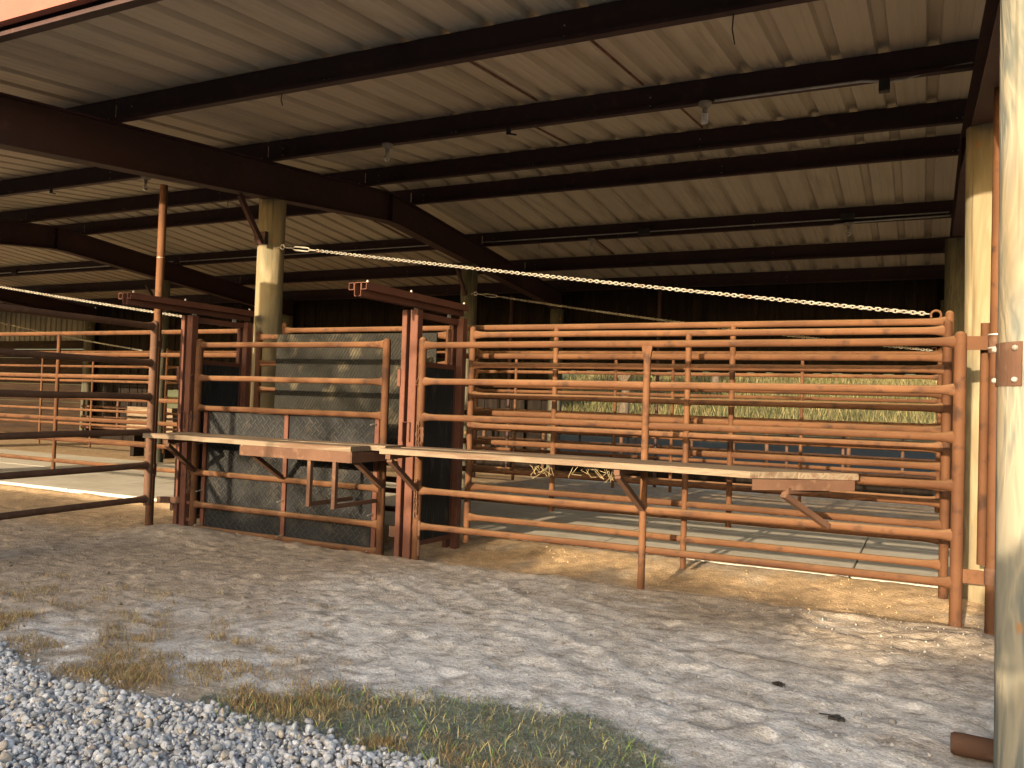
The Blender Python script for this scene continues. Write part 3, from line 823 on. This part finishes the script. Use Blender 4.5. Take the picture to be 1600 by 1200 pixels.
def sliding(x0, label, yb=0.0, ang=3.0, trk=5.80):
    t = thing('sliding_gate', label, 'sliding gate', (x0, 6.55, 0))
    t.rotation_euler = (0, 0, -R(ang))
    O = M['oxide']
    # local: y runs across the alley
    for (dx, w) in ((-.075, .055), (.035, .085)):
        MB().bbox((dx, .0, 1.12+yb/2), (w, .085, 2.36), .005).build('near_post', O, t)
    MB().box((-.028, .035, 1.12), (.05, .012, 2.30)).build('post_web', M['beam'], t)
    for (dx, w) in ((-.06, .05), (.045, .075)):
        MB().bbox((dx, .77, 1.14), (w, .08, 2.32), .005).build('far_post', O, t)
    # track: two box tubes with a slotted channel between, reaching out in front
    ya, yb2 = -.80, .83; ym = (ya+yb2)/2; ln = yb2-ya
    for dx in (-.085, .05):
        mb = MB()
        w, h, th = .058, .062, .005
        for sx in (-1, 1): mb.box((dx+sx*(w/2-th/2), ym, 2.412), (th, ln, h-.011))
        for sz in (-1, 1): mb.box((dx, ym, 2.412+sz*(h/2-th/2)), (w, ln, th))
        mb.build('track_tube', O, t)
    mb = MB()
    for sx in (-1, 1):
        mb.box((-.0175+sx*.034, ym, 2.385), (.005, ln-.004, .11)); mb.box((-.0175+sx*.024, ym, 2.329), (.018, ln-.004, .005))
    mb.box((-.0175, ym, 2.4415), (.063, ln-.004, .005))
    mb.build('track_channel', O, t)
    for q in (-.75, -.12, .78): MB().tube([(.05, q, 2.443), (.05, q, 2.46), (.05, q, 2.468)], [.012, .012, .006], 8).build('bolt', M['galv'], t)
    MB().box((.0, .40, 2.26), (.05, .68, .055)).build('header', O, t)
    for q in (.06, .62):
        MB().box((-.0175, q, 2.30), (.012, .05, .12)).build('roller_hanger', M['galv_dull'], t)
    # the door leaf
    MB().bbox((-.01, .40, 1.80), (.045, .70, .05), .004).build('door_rail', O, t)
    MB().bbox((-.01, .40, .10), (.045, .70, .05), .004).build('door_rail', O, t)
    for q in (.075, .725): MB().bbox((-.01, q, .95), (.043, .05, 1.65), .004).build('door_stile', O, t)
    mb = MB(); prof = []
    q = .10
    while q < .70: prof += [(q, .0), (q+.010, .006), (q+.018, .006), (q+.026, 0)]; q += .031
    prof = [p for p in prof if p[0] <= .70]
    n = len(prof)
    vs = [(.006+p[1], p[0], z) for z in (.125, 1.775) for p in prof]+[(-.024, p[0], z) for z in (.125, 1.775) for p in prof]
    fs = [(i, i+1, n+i+1, n+i) for i in range(n-1)]+[(2*n+i, 3*n+i, 3*n+i+1, 2*n+i+1) for i in range(n-1)]
    mb.add(vs, fs); mb.build('door_panel', M['door'], t)
    # catches on the near post
    MB().bbox((-.11, -.03, 1.66), (.035, .05, .16), .004).build('catch', O, t)
    MB().tube([(.095, -.02, 1.66), (.10, -.045, 1.64), (.085, -.05, 1.605), (.105, -.04, 1.59)], .006, 6).build('hook', P_, t, True)
    MB().tube([(-.045, -.06, 1.07), (-.045, -.06, 1.25), (.035, -.06, 1.25), (.035, -.06, 1.07)], .007, 6).build('latch_loop', O, t, True)
    for z in (1.14, .28, .10):
        MB().box((.12, -.01, z), (.10, .014, .035)).build('hinge_lug', O, t)
        MB().tube([(.155, -.012, z-.07), (.155, -.012, z+.07)], .012, 8).build('hinge_pin', PD, t, True)
    MB().box((-.15, -.01, .22), (.07, .014, .10)).build('hinge_lug', PD, t)
    chain_links(t, (.115, -.035, 1.25), (.122, -.035, .98), .0, join=True, scale=1.2, m=PD)
    chain_links(t, (.118, -.035, .72), (.125, -.035, .36), .0, join=True, scale=1.2, m=PD)
    return t
sliding(-4.285, 'sliding gate frame with overhead track at the middle, between the two plank shelves')
sliding(-7.165, 'sliding gate frame with overhead track at the left, beside the tall rusty pole')

# ------------------------------------------------------------------ chains
def chain_thing(label, eye, ring, sag, post_side, join=False, pitch=.0335, grp='chains holding up the long gates'):
    t = thing('chain', label, 'chain', (0, 0, 0), grp)
    e = Vector(eye); r = Vector(ring); d = (r-e).normalized()
    MB().tube([e+Vector((-.09, 0, 0)), e+Vector((-.03, 0, 0))], .009, 6).build('eye_bolt', M['galv_dull'], t, True)
    MB().tube([e+Vector((.028*math.cos(a), 0, .028*math.sin(a))) for a in [R(v) for v in range(0, 361, 24)]], .008, 6).build('eye_bolt', M['galv_dull'], t, True)
    s0 = e+d*.03; s1 = e+d*.16; s2 = e+d*.42; s3 = e+d*.52
    MB().tube([s0, s1], .009, 6).build('hook_rod', M['galv_dull'], t, True)
    u = Vector((0, 0, 1)) - d*d.z; u.normalize()
    mb = MB()
    for s_ in (-1, 1): mb.tube([s1, s1+d*.03+u*.020*s_, s2-d*.03+u*.020*s_, s2], [.012, .009, .009, .012], 6)
    mb.build('turnbuckle', M['galv'], t, True)
    MB().tube([s2, s3], .009, 6).build('hook_rod', M['galv'], t, True)
    chain_links(t, s3, r, sag, pitch=pitch, join=join)
    return t
chain_thing('bright chain with a turnbuckle running from the lit left post down to the right gate', (-6.86, 7.60, 3.23), (.05, 7.63, 2.30), .018, 1)
chain_thing('bright chain crossing in front of the dark left bay down to the left gate', (-14.3, 7.60, 3.23), (-7.43, 7.63, 2.30), .018, 1)
chain_thing('far dull chain seen through the right bay, ending on the rear gate', (-6.85, 12.35, 3.32), (.13, 12.45, 2.36), .05, 1, True)
chain_thing('far dull chain seen through the left bay, ending on the rear gate', (-21.7, 12.35, 3.32), (-15.0, 12.45, 2.36), .05, 1, True)

# ------------------------------------------------------------------ rear gates and pens
for (xa, xb, mids, lab) in ((-6.85, .20, [-6.1, -4.35, -3.43, -1.55], 'rear six-rail gate along the slab in the right bay, grass showing through'),
                            (-14.3, -7.3, [-12.2, -10.4, -8.8], 'rear six-rail gate along the slab, behind the middle of the shed'),
                            (-21.7, -14.75, [-20.2, -18.35, -16.6], 'rear six-rail gate along the slab in the far left bay')):
    t = thing('livestock_gate', lab, 'gate')
    seven(t, xa, xb, 12.5, 2.33, .325, .027, P_, mids, zlow=.2)
    ring_on(t, xb-.08, 12.5, 2.375, P_, .03)
for (xa, xb, lab) in ((-6.9, .25, 'rear pen fence of thin rails before the sunlit grass, right bay'), (-14.35, -7.2, 'rear pen fence of thin rails behind the middle of the shed'), (-21.8, -14.65, 'rear pen fence of thin rails beyond the far left gate')):
    t = thing('pen_fence', lab, 'fence')
    for i, z in enumerate((1.33, 1.02, .72, .42)):
        rail(t, (xa, 16.1, z), (xb, 16.1, z), .034, PD, flare=False, seed=i)
    q = xa
    while q < xb+.1:
        upost(t, q, 16.1+.06, -.1, 1.36, .036, PD); q += (xb-xa)/5
    MB().bbox(((xa+xb)/2, 16.02, .20), (xb-xa-.1, .04, .19), .004).build('kick_board', M['board'], t)
for (xa, xb, lab) in ((-6.9, .9, 'farthest low rail fence between the shed and the sunlit grass, right bay'), (-15.5, -7.1, 'farthest low rail fence beyond the middle of the shed')):
    t = thing('pen_fence', lab, 'fence')
    for i, z in enumerate((1.28, 1.0, .72, .45)):
        rail(t, (xa, 21.5, z), (xb, 21.5, z), .03, PD, flare=False, seed=i)
    for k in range(7): upost(t, xa+(xb-xa)*k/6, 21.56, -.1, 1.34, .036, PD)
for (qx, qy, lab) in ((-7.88, 15.8, 'thin rusty pole rising behind the gates right of the second grey post'), (-4.65, 15.8, 'thin rusty pole rising behind the gates above the middle of the right bay')):
    t = tag(MB().tube([(qx, qy, -.1), (qx, qy, rb(qy)+.2)],   .035, 10).build('pipe_pole', M['beam'], None, True), lab, 'pole')
# things stored against the far left wall
t = thing('lumber_stack', 'small stack of sunlit boards behind the far left gates', 'lumber', (-15.8, 13.5, .0))
for i in range(5): MB().bbox((random.uniform(-.05, .05), 0, .60+.12*i), (1.5, .3, .10), .006).build('board', M['plank'], t)
for dx in (-.5, .5): MB().bbox((dx, 0, .26), (.12, .3, .55), .006).build('trestle_leg', M['board'], t)
# ------------------------------------------------------------------ plank shelves along the alley
def plank(par, pts, z, th, seed):
    # pts: four corners in plan, counter-clockwise
    rr = random.Random(seed)
    n = 12; rows = []
    (a, b, c_, d_) = [Vector((p[0], p[1], 0)) for p in pts]
    mb = MB()
    for i in range(n+1):
        t = i/n
        p = a.lerp(b, t); q = d_.lerp(c_, t)
        wz = rr.uniform(-.002, .002) + .004*math.sin(t*5+seed); wy = rr.uniform(-.0015, .0015)
        e = (q-p).normalized()*.008
        rows.append([Vector((p.x, p.y+wy, z-th+wz)), Vector((p.x, p.y+wy, z-.008+wz)), Vector((p.x, p.y+wy, z+wz))+e, Vector((q.x, q.y, z+wz))-e, Vector((q.x, q.y, z-.008+wz)), Vector((q.x, q.y, z-th+wz))])
    mb.rings(rows)
    return mb
def bracket(par, xo, yo, yi, zt, zb, xi, m):
    mb = MB()
    mb.box(((xo+xi)/2, (yo+yi)/2, zt-.022), (.045, yi-yo, .04), Matrix.Rotation(-math.atan2(xi-xo, yi-yo), 3, 'Z'))
    mb.build('bracket_arm', m, par)
    a = Vector((xo, yo+.03, zt-.05)); b = Vector((xi, yi-.02, zb)); d = b-a
    q = d.to_track_quat('Y', 'Z').to_matrix()
    MB().box((a+b)/2, (.045, d.length, .04), q).build('bracket_strut', m, par)
s1 = thing('plank_shelf', 'shorter weathered plank shelf in front of the diamond-plate mats, with two hanging bars', 'shelf')
plank(None, [(-7.02, 5.87), (-4.44, 5.87), (-4.44, 6.15), (-7.02, 6.15)], 1.035, .046, 1).build('plank', M['plank'], s1)
plank(None, [(-6.98, 6.156), (-4.28, 6.156), (-4.28, 6.44), (-6.98, 6.44)], 1.037, .046, 2).build('plank', M['plank'], s1)
MB().box((-5.07, 5.866, .935), (1.28, .008, .09)).box((-5.07, 5.905, .984), (1.28, .07, .008)).build('support_angle', PD, s1)
MB().box((-4.425, 6.14, .935), (.008, .55, .09)).build('support_angle', PD, s1)
for q in (-4.90, -4.62):
    MB().bbox((q, 5.90, .685), (.038, .045, .42), .003).build('hanging_bar', PD, s1)
    MB().bbox((q, 6.21, .495), (.036, .62, .036), .003).build('tie_bar', PD, s1)
for (xo, xi) in ((-6.72, -6.98), (-5.66, -5.76), (-4.46, -4.56)): bracket(s1, xo, 5.88, 6.52, .985, .64, xi, PD)
s2 = thing('plank_shelf', 'long weathered plank shelf in front of the right gate, cut slanting at its right end', 'shelf')
plank(None, [(-4.16, 5.90), (-1.06, 5.90), (-.78, 6.17), (-4.16, 6.17)], 1.035, .046, 5).build('plank', M['plank'], s2)
plank(None, [(-4.13, 6.176), (-.772, 6.176), (-.40, 6.44), (-4.13, 6.44)], 1.036, .046, 6).build('plank', M['plank'], s2)
ang_ = math.atan2(.54, .66)
MB().box((-.735, 6.165, .945), (.80, .008, .075), Matrix.Rotation(ang_, 3, 'Z')).build('support_angle', PD, s2)
for (xo, xi) in ((-4.08, -4.165), (-2.03, -2.008)): bracket(s2, xo, 5.91, 6.52, .985, .64, xi, PD)
bracket(s2, -.86, 6.05, 6.53, .925, .63, -.61, PD)
MB().tube([(-4.10, 5.93, .985), (-4.10, 5.93, .945)], .012, 6).build('bolt', M['galv'], s2)
MB().tube([(-5.69, 5.875, .985), (-5.69, 5.875, .945)], .012, 6).build('bolt', M['galv'], s1)

# ------------------------------------------------------------------ loose stuff on the ground
def blades(n, px, py, pz, h, w, lean, flat, rs):
    az = rs.random(n)*2*np.pi; la = rs.random(n)*2*np.pi
    b = np.stack([px, py, pz], 1)
    sd = np.stack([np.cos(az), np.sin(az), np.zeros(n)], 1)*w[:, None]/2
    ln = np.stack([np.cos(la), np.sin(la), np.zeros(n)], 1)*lean[:, None]
    m_ = b + ln*.45 + np.stack([0*h, 0*h, h*(.62 if not flat else .9)], 1)
    t_ = b + ln + np.stack([0*h, 0*h, h], 1)
    v = np.stack([b-sd, b+sd, m_+sd*.8, m_-sd*.8, t_], 1).reshape(-1, 3)
    k = np.arange(n)*5
    f = np.concatenate([np.stack([k, k+1, k+2], 1), np.stack([k, k+2, k+3], 1), np.stack([k+3, k+2, k+4], 1)])
    return v, f
rs = np.random.default_rng(11)
M['blade'] = mat('grass_blades', (.85, .85, .85), (1.15, 1.15, 1.15), scale=20, rough=.8, bump=0, attr='tint', spec=.15)
def scatter(name, label, cat, px, py, h, w, lean, cols, flat=False, lift=0.0):
    n = len(px)
    v, f = blades(n, px, py, ground_z(px, py)-.004+lift, h, w, lean, flat, rs)
    o = np_mesh(name, v, f, M['blade'], cols=np.repeat(cols, 5, 0))
    tag(o, label, cat, kind='stuff')
    return o
def pick(pal, n):
    pal = np.array(pal); i = rs.integers(0, len(pal), n)
    return pal[i]*rs.uniform(.75, 1.25, (n, 1))
# dry brown tufts along the stones
cx = []; cy = []
for i in range(2200):
    qx = rs.uniform(-7.6, -.9)
    e = float(gravel_edge(np.array([qx]))[0])
    spread = .85 if qx < -3.2 else (.45 if qx < -2.2 else .2)
    qy = e + .02 + abs(rs.normal(0, spread*.62))
    d = fbm(np.array([qx]), np.array([qy]), 4.5, 3)[0]
    if d < .49: continue
    cx.append(qx); cy.append(qy)
tx, ty = [], []
for a, b in zip(cx, cy):
    k = rs.integers(6, 34) if a < -1.9 else rs.integers(2, 9)
    tx.append(a+rs.normal(0, .045, k)); ty.append(b+rs.normal(0, .03, k))
tx = np.concatenate(tx); ty = np.concatenate(ty); n = len(tx)
scatter('dry_grass', 'brown dry grass tufts along the edge of the white stones', 'dry grass', tx, ty, rs.uniform(.008, .055, n), rs.uniform(.002, .004, n), rs.uniform(.01, .05, n),
        pick([(.30, .185, .08), (.36, .235, .105), (.21, .125, .055), (.42, .31, .15), (.26, .22, .09)], n))
# green-grey hay clippings
n = 75000
px = rs.uniform(-3.1, -.6, n); py = rs.uniform(2.6, 3.95, n)
e = gravel_edge(px)
top = np.interp(px, [-2.95, -2.65, -2.2, -1.6, -1.1, -.75, -.6], [3.02, 3.42, 3.62, 3.72, 3.5, 3.2, 2.95]) + .30*(fbm(px, py, 3.0, 3)-.5)
keep = (py < top+.05*rs.normal(size=n)) & (py > e-.02-.1*(px > -1.5))
px, py = px[keep], py[keep]; n = len(px)
scatter('hay_clippings', 'grey-green hay clippings lying beside the white stones', 'hay', px, py, rs.uniform(.003, .018, n), rs.uniform(.002, .0042, n), rs.uniform(.015, .06, n),
        pick([(.16, .20, .155), (.20, .235, .175), (.13, .165, .13), (.24, .25, .17), (.33, .28, .16), (.20, .155, .09)], n), True)
n = 900
px = rs.uniform(-2.9, -.8, n); py = rs.uniform(2.8, 3.7, n)
keep = py < np.interp(px, [-2.95, -2.65, -2.2, -1.6, -1.1, -.75], [3.02, 3.42, 3.62, 3.72, 3.5, 3.2])
px, py = px[keep], py[keep]; n = len(px)
scatter('green_grass', 'few fresh green blades and pale stalks in the hay clippings', 'grass', px, py, rs.uniform(.02, .07, n), rs.uniform(.003, .006, n), rs.uniform(.01, .06, n),
        pick([(.20, .30, .07), (.45, .38, .16), (.50, .42, .20)], n))
# straw scattered on the soil
n = 16000
px = rs.uniform(-9.5, .4, n); py = rs.uniform(3.2, 6.5, n)
keep = fbm(px, py, .9, 3) > .46
px, py = px[keep], py[keep]; n = len(px)
scatter('straw_litter', 'fine straw and trodden litter scattered over the bare ground', 'straw', px, py, rs.uniform(.003, .010, n), rs.uniform(.002, .005, n), rs.uniform(.01, .075, n),
        pick([(.42, .33, .18), (.30, .21, .11), (.16, .11, .06), (.12, .085, .05)], n), True)
# meadow on the bank behind
n = 26000
px = rs.uniform(-19, 4, n); py = 33+rs.random(n)**1.1*22
scatter('meadow_grass', 'sunlit yellow-green meadow grass on the bank behind the shed', 'grass', px, py, rs.uniform(.15, .55, n), rs.uniform(.02, .05, n), rs.uniform(.05, .25, n),
        pick([(.075, .075, .026), (.105, .095, .035), (.16, .13, .06), (.05, .052, .02), (.13, .10, .05)], n))

# clods and pebbles of soil
def ico():
    t = (1+5**.5)/2
    v = np.array([(-1, t, 0), (1, t, 0), (-1, -t, 0), (1, -t, 0), (0, -1, t), (0, 1, t), (0, -1, -t), (0, 1, -t), (t, 0, -1), (t, 0, 1), (-t, 0, -1), (-t, 0, 1)], float)
    f = [(0, 11, 5), (0, 5, 1), (0, 1, 7), (0, 7, 10), (0, 10, 11), (1, 5, 9), (5, 11, 4), (11, 10, 2), (10, 7, 6), (7, 1, 8), (3, 9, 4), (3, 4, 2), (3, 2, 6), (3, 6, 8), (3, 8, 9), (4, 9, 5), (2, 4, 11), (6, 2, 10), (8, 6, 7), (9, 8, 1)]
    return v/np.linalg.norm(v[0]), np.array(f)
def ico2():
    v, f = ico(); v = list(map(tuple, v)); cache = {}; nf = []
    def mid(a, b):
        k = (min(a, b), max(a, b))
        if k not in cache:
            m_ = (np.array(v[a])+np.array(v[b]))/2; v.append(tuple(m_/np.linalg.norm(m_))); cache[k] = len(v)-1
        return cache[k]
    for a, b, c_ in f:
        ab, bc, ca = mid(a, b), mid(b, c_), mid(c_, a)
        nf += [(a, ab, ca), (b, bc, ab), (c_, ca, bc), (ab, bc, ca)]
    return np.array(v), np.array(nf)
def stones(px, py, pz, size, cols, base, squash=(.55, .95), rough=.22):
    bv, bf = base; n = len(px); nv = len(bv)
    # faceted: clip each sphere by a few random planes
    V = np.tile(bv[None], (n, 1, 1))
    for _ in range(7):
        d = rs.normal(size=(n, 3)); d /= np.linalg.norm(d, axis=1, keepdims=True)
        cut = rs.uniform(.35, .78, (n, 1))
        dp = (V*d[:, None]).sum(2)
        over = np.maximum(dp-cut, 0)
        V = V - over[..., None]*d[:, None]*.92
    sc = np.stack([rs.uniform(.75, 1.25, n), rs.uniform(.75, 1.25, n), rs.uniform(*squash, n)], 1)*size[:, None]
    V = V*sc[:, None]
    q = rs.normal(size=(n, 4)); q[:, 3] *= .4; q[:, :2] *= .45; q /= np.linalg.norm(q, axis=1, keepdims=True)
    xq, yq, zq, wq = q[:, 0], q[:, 1], q[:, 2], q[:, 3]
    RM = np.stack([1-2*(yq**2+zq**2), 2*(xq*yq-zq*wq), 2*(xq*zq+yq*wq), 2*(xq*yq+zq*wq), 1-2*(xq**2+zq**2), 2*(yq*zq-xq*wq), 2*(xq*zq-yq*wq), 2*(yq*zq+xq*wq), 1-2*(xq**2+yq**2)], 1).reshape(n, 3, 3)
    V = np.einsum('nij,nkj->nki', RM, V) + np.stack([px, py, pz], 1)[:, None]
    F = (bf[None] + (np.arange(n)*nv)[:, None, None]).reshape(-1, 3)
    return V.reshape(-1, 3), F, np.repeat(cols, nv, 0)
M['stone'] = mat('limestone_chips', (.86, .86, .86), (1.1, 1.1, 1.1), scale=35, rough=.85, bump=.35, bscale=150, attr='tint', spec=.25)
n = 42000
px = rs.uniform(-6.6, -.5, n); py = rs.uniform(1.55, 3.05, n)
e = gravel_edge(px)
dens = np.clip((e-py)/.07, 0, 1)
keep = rs.random(n) < np.where(py < e, .25+.75*dens, np.exp(-(py-e)/.045)*.22)
keep &= (px+6.6) > (3.05-py)*.0
px, py = px[keep], py[keep]; n = len(px)
size = np.exp(rs.normal(np.log(.0112), .40, n)); size = np.clip(size, .005, .030)
layer = rs.random(n)
pz = ground_z(px, py) + size*.25 + layer*.022*np.clip((gravel_edge(px)-py)/.08, 0, 1)
grey = rs.normal(.45, .10, n)[:, None]*np.array([[1.03, .99, .95]])
warm = rs.random(n) < .10
grey[warm] *= np.array([[1.05, .90, .72]])
gcol = np.clip(grey, .18, .75); big = size > .0135
v, f, cc = stones(px[big], py[big], pz[big], size[big], gcol[big], ico2())
v2, f2, cc2 = stones(px[~big], py[~big], pz[~big], size[~big], gcol[~big], ico())
v, f, cc = np.concatenate([v, v2]), np.concatenate([f, f2+len(v)]), np.concatenate([cc, cc2])
gr = np_mesh('gravel', v, f, M['stone'], cols=cc)
tag(gr, 'white crushed stone spread in the bottom left corner', 'gravel', kind='stuff')
n = 5200
px = rs.uniform(-8.5, .5, n); py = rs.uniform(3.0, 7.8, n)
keep = fbm(px, py, 1.2, 3) > .44
px, py = px[keep], py[keep]; n = len(px)
size = np.clip(np.exp(rs.normal(np.log(.006), .5, n)), .002, .024)
cl = np.where((py > 6.45)[:, None], np.array([[.40, .28, .15]]), np.where((px < -4)[:, None], np.array([[.26, .20, .14]]), np.array([[.34, .31, .28]])))*rs.uniform(.7, 1.25, (n, 1))
v, f, cc = stones(px, py, ground_z(px, py)+size*.2, size, cl, ico())
tag(np_mesh('soil_clods', v, f, M['stone'], cols=cc), 'small clods and pebbles loose on the bare ground', 'clods', kind='stuff')

# black scraps on the lime
for (qx, qy, sc, lab) in ((-.66, 4.66, 1.0, 'small black scrap standing up on the pale ground'), (-.34, 4.29, 1.3, 'flat black scrap with a twig on the pale ground near the right post')):
    mb = MB(); z = gz(qx, qy)
    for k in range(4):
        mb.box((qx+.014*k-.02, qy+.006*((k*5) % 3), z+.010+.008*((k*3) % 3)), (.026*sc, .020*sc, .012), Matrix.Rotation(R(35*k), 3, 'Z') @ Matrix.Rotation(R(25*(k % 3)), 3, 'X'))
    if sc > 1: mb.tube([(qx-.08, qy+.01, z+.015), (qx-.03, qy, z+.022), (qx+.03, qy+.01, z+.012)], .004, 5)
    tag(mb.build('black_scrap', M['darkplastic']), lab, 'scrap')
# straw caught under the long shelf
for (qx, qy, qz, lab, sd) in ((-2.70, 6.10, .985, 'tangle of straw hanging below the left part of the long shelf', 1), (-2.28, 6.05, .985, 'straw stalks hanging below the long shelf beside the middle bracket', 2)):
    t = thing('hanging_straw', lab, 'straw'); rr = random.Random(sd)
    for k in range(14):
        a = Vector((qx+rr.uniform(-.16, .16), qy+rr.uniform(-.08, .1), qz)); b = a+Vector((rr.uniform(-.10, .10), rr.uniform(-.05, .05), -rr.uniform(.02, .10))); c_ = b+Vector((rr.uniform(-.08, .08), 0, rr.uniform(-.05, .02)))
        MB().tube([a, b, c_], .0022, 4).build('stalk', M['straw'], t)

# ------------------------------------------------------------------ trees
def leaf_cloud(n, centers, radii, size, rs_, zmin=None):
    centers = np.array(centers); radii = np.array(radii)
    i = rs_.integers(0, len(centers), n)
    d = rs_.normal(size=(n, 3)); d /= np.linalg.norm(d, axis=1, keepdims=True)
    p = centers[i] + d*radii[i]*(rs_.random((n, 1))**.45)
    a = rs_.normal(size=(n, 3)); a /= np.linalg.norm(a, axis=1, keepdims=True)
    b = np.cross(a, rs_.normal(size=(n, 3))); b /= np.linalg.norm(b, axis=1, keepdims=True)
    s_ = size*rs_.uniform(.6, 1.4, (n, 1))
    v = np.stack([p-a*s_, p+b*s_*.45, p+a*s_, p-b*s_*.45], 1).reshape(-1, 3)
    f = (np.arange(n)*4)[:, None]+np.arange(4)[None]
    return v, f
def tree(px, py, h, label, nl, seed, cr=1.0, leaf=.12, low=.35):
    r2 = np.random.default_rng(seed); z = gz(px, py)
    t = thing('tree', label, 'tree', (px, py, z))
    mb = MB(); th = .035*h
    mb.tube([(0, 0, -.2), (.02*h, 0, .2*h), (.0, .01*h, .45*h), (-.02*h, 0, .75*h)], [th, th*.75, th*.55, th*.2], 9)
    cs = []; rd = []
    for k in range(9):
        a = r2.random()*6.28; e = r2.uniform(low, .9)*h; o_ = r2.uniform(.10, .32)*h*cr*(1.1-abs(e/h-.6))
        c_ = Vector((math.cos(a)*o_, math.sin(a)*o_, e))
        mb.tube([(0, 0, e*.62), c_*.6+Vector((0, 0, e*.3)), c_], [th*.4, th*.25, th*.08], 6)
        cs.append(c_); rd.append((r2.uniform(.12, .2)*h*cr,)*2+(r2.uniform(.09, .15)*h,))
    mb.build('trunk', M['bark'], t, True)
    v, f = leaf_cloud(nl, cs, rd, leaf, r2)
    np_mesh('crown', v, f, M['leaf'], t)
    return t
tree(-11.5, 34, 7, 'far tree in leaf on the bank left of the open grass', 3500, 1, leaf=.22)
tree(-15.5, 31, 6, 'dark tree on the bank behind the middle of the shed', 3500, 2, leaf=.22)
tree(-21, 33, 7, 'tree on the bank behind the far left bay', 3500, 3, leaf=.22)
tree(-9.0, 40, 6.5, 'more distant tree standing behind the bank grass', 3000, 4, leaf=.22)
tree(-27, 37, 8, 'tall tree behind the shed at the far left', 3000, 5, leaf=.24)
# thinly leaved young tree on the drive's verge: its limbs shade the gates on the left
r2 = np.random.default_rng(5)
t = thing('tree', 'thinly leaved young tree on the verge of the drive', 'tree', (-6.5, -8.5, gz(-6.5, -8.5)))
mb = MB(); mb.tube([(0, 0, -.2), (.05, 0, 1.5), (.0, 0, 3.2), (.1, 0, 5.4)], [.06, .05, .035, .01], 8); tips = []
for k in range(16):
    a = r2.random()*6.28; zb = r2.uniform(2.0, 4.2); ln = r2.uniform(.7, 1.7)
    p1 = Vector((math.cos(a)*ln*.5, math.sin(a)*ln*.5, zb+ln*.25)); p2 = Vector((math.cos(a)*ln, math.sin(a)*ln, zb+ln*r2.uniform(.2, .6)))
    mb.tube([(0, 0, zb), p1, p2], [.026, .018, .006], 6); tips += [p2, (p1+p2)/2]
mb.build('trunk', M['bark'], t, True)
v, f = leaf_cloud(650, tips, [(.22, .22, .18)]*len(tips), .055, r2)
np_mesh('crown', v, f, M['leaf'], t)
# leafy stand-in added unseen behind the viewer, for the viewer's shadow on the post
r2 = np.random.default_rng(77)
t = thing('shadow_standin', 'unseen leafy stand-in added to cast the shadow of the viewer', 'shadow_standin', (-.14, -2.5, gz(-.14, -2.5)))
MB().tube([(0, 0, -.1), (.02, 0, .8), (0, 0, 1.6), (.02, 0, 2.15)], [.022, .018, .014, .004], 8).build('trunk', M['bark'], t, True)
v, f = leaf_cloud(900, [(0, 0, 1.95), (.12, 0, 1.75), (-.08, .05, 1.78), (.16, 0, 1.62)], [(.15, .15, .16)]*4, .055, r2)
np_mesh('crown', v, f, M['leaf'], t)
# hedgerow added unseen behind the viewer to keep the low sun off the foreground
hx = -34.0; hk = 0
while hx < 7:
    r2 = np.random.default_rng(100+hk)
    top = (3.71 if hx < -3.2 else 3.70) + (.20 if -9.5 < hx < -5.2 else 0) + r2.uniform(-.14, .12); w = r2.uniform(1.2, 1.9)
    t = thing('shade_shrub', 'unseen leafy shrub added to shade the foreground', 'shrub', (hx, -14, gz(hx, -14)), 'unseen shrubs added to shade the foreground')
    n_ = 6500
    lx = r2.uniform(-1, 1, n_)*w*.62
    tz = top - .10*np.abs(np.sin(lx*3.1+hk)) - .12*vnoise(lx*4+hk*7, lx*0) - .25*np.clip(np.abs(lx)/(w*.62)-.8, 0, 1)
    lp = np.stack([lx, r2.normal(0, .33, n_), tz*(1-r2.random(n_)**1.6*.98)], 1)
    a_ = r2.normal(size=(n_, 3)); a_ /= np.linalg.norm(a_, axis=1, keepdims=True)
    b_ = np.cross(a_, r2.normal(size=(n_, 3))); b_ /= np.linalg.norm(b_, axis=1, keepdims=True)
    s_ = .13*r2.uniform(.6, 1.4, (n_, 1))
    v = np.stack([lp-a_*s_, lp+b_*s_*.5, lp+a_*s_, lp-b_*s_*.5], 1).reshape(-1, 3)
    f = (np.arange(n_)*4)[:, None]+np.arange(4)[None]
    np_mesh('foliage', v, f, M['leaf'], t)
    mb = MB()
    for k in range(4): mb.tube([(r2.uniform(-.2, .2), 0, -.1), (r2.uniform(-.5, .5), 0, 1.4), (r2.uniform(-.9, .9), 0, top*.9)], [.05, .035, .012], 6)
    mb.build('stems', M['bark'], t)
    hx += w*.80; hk += 1
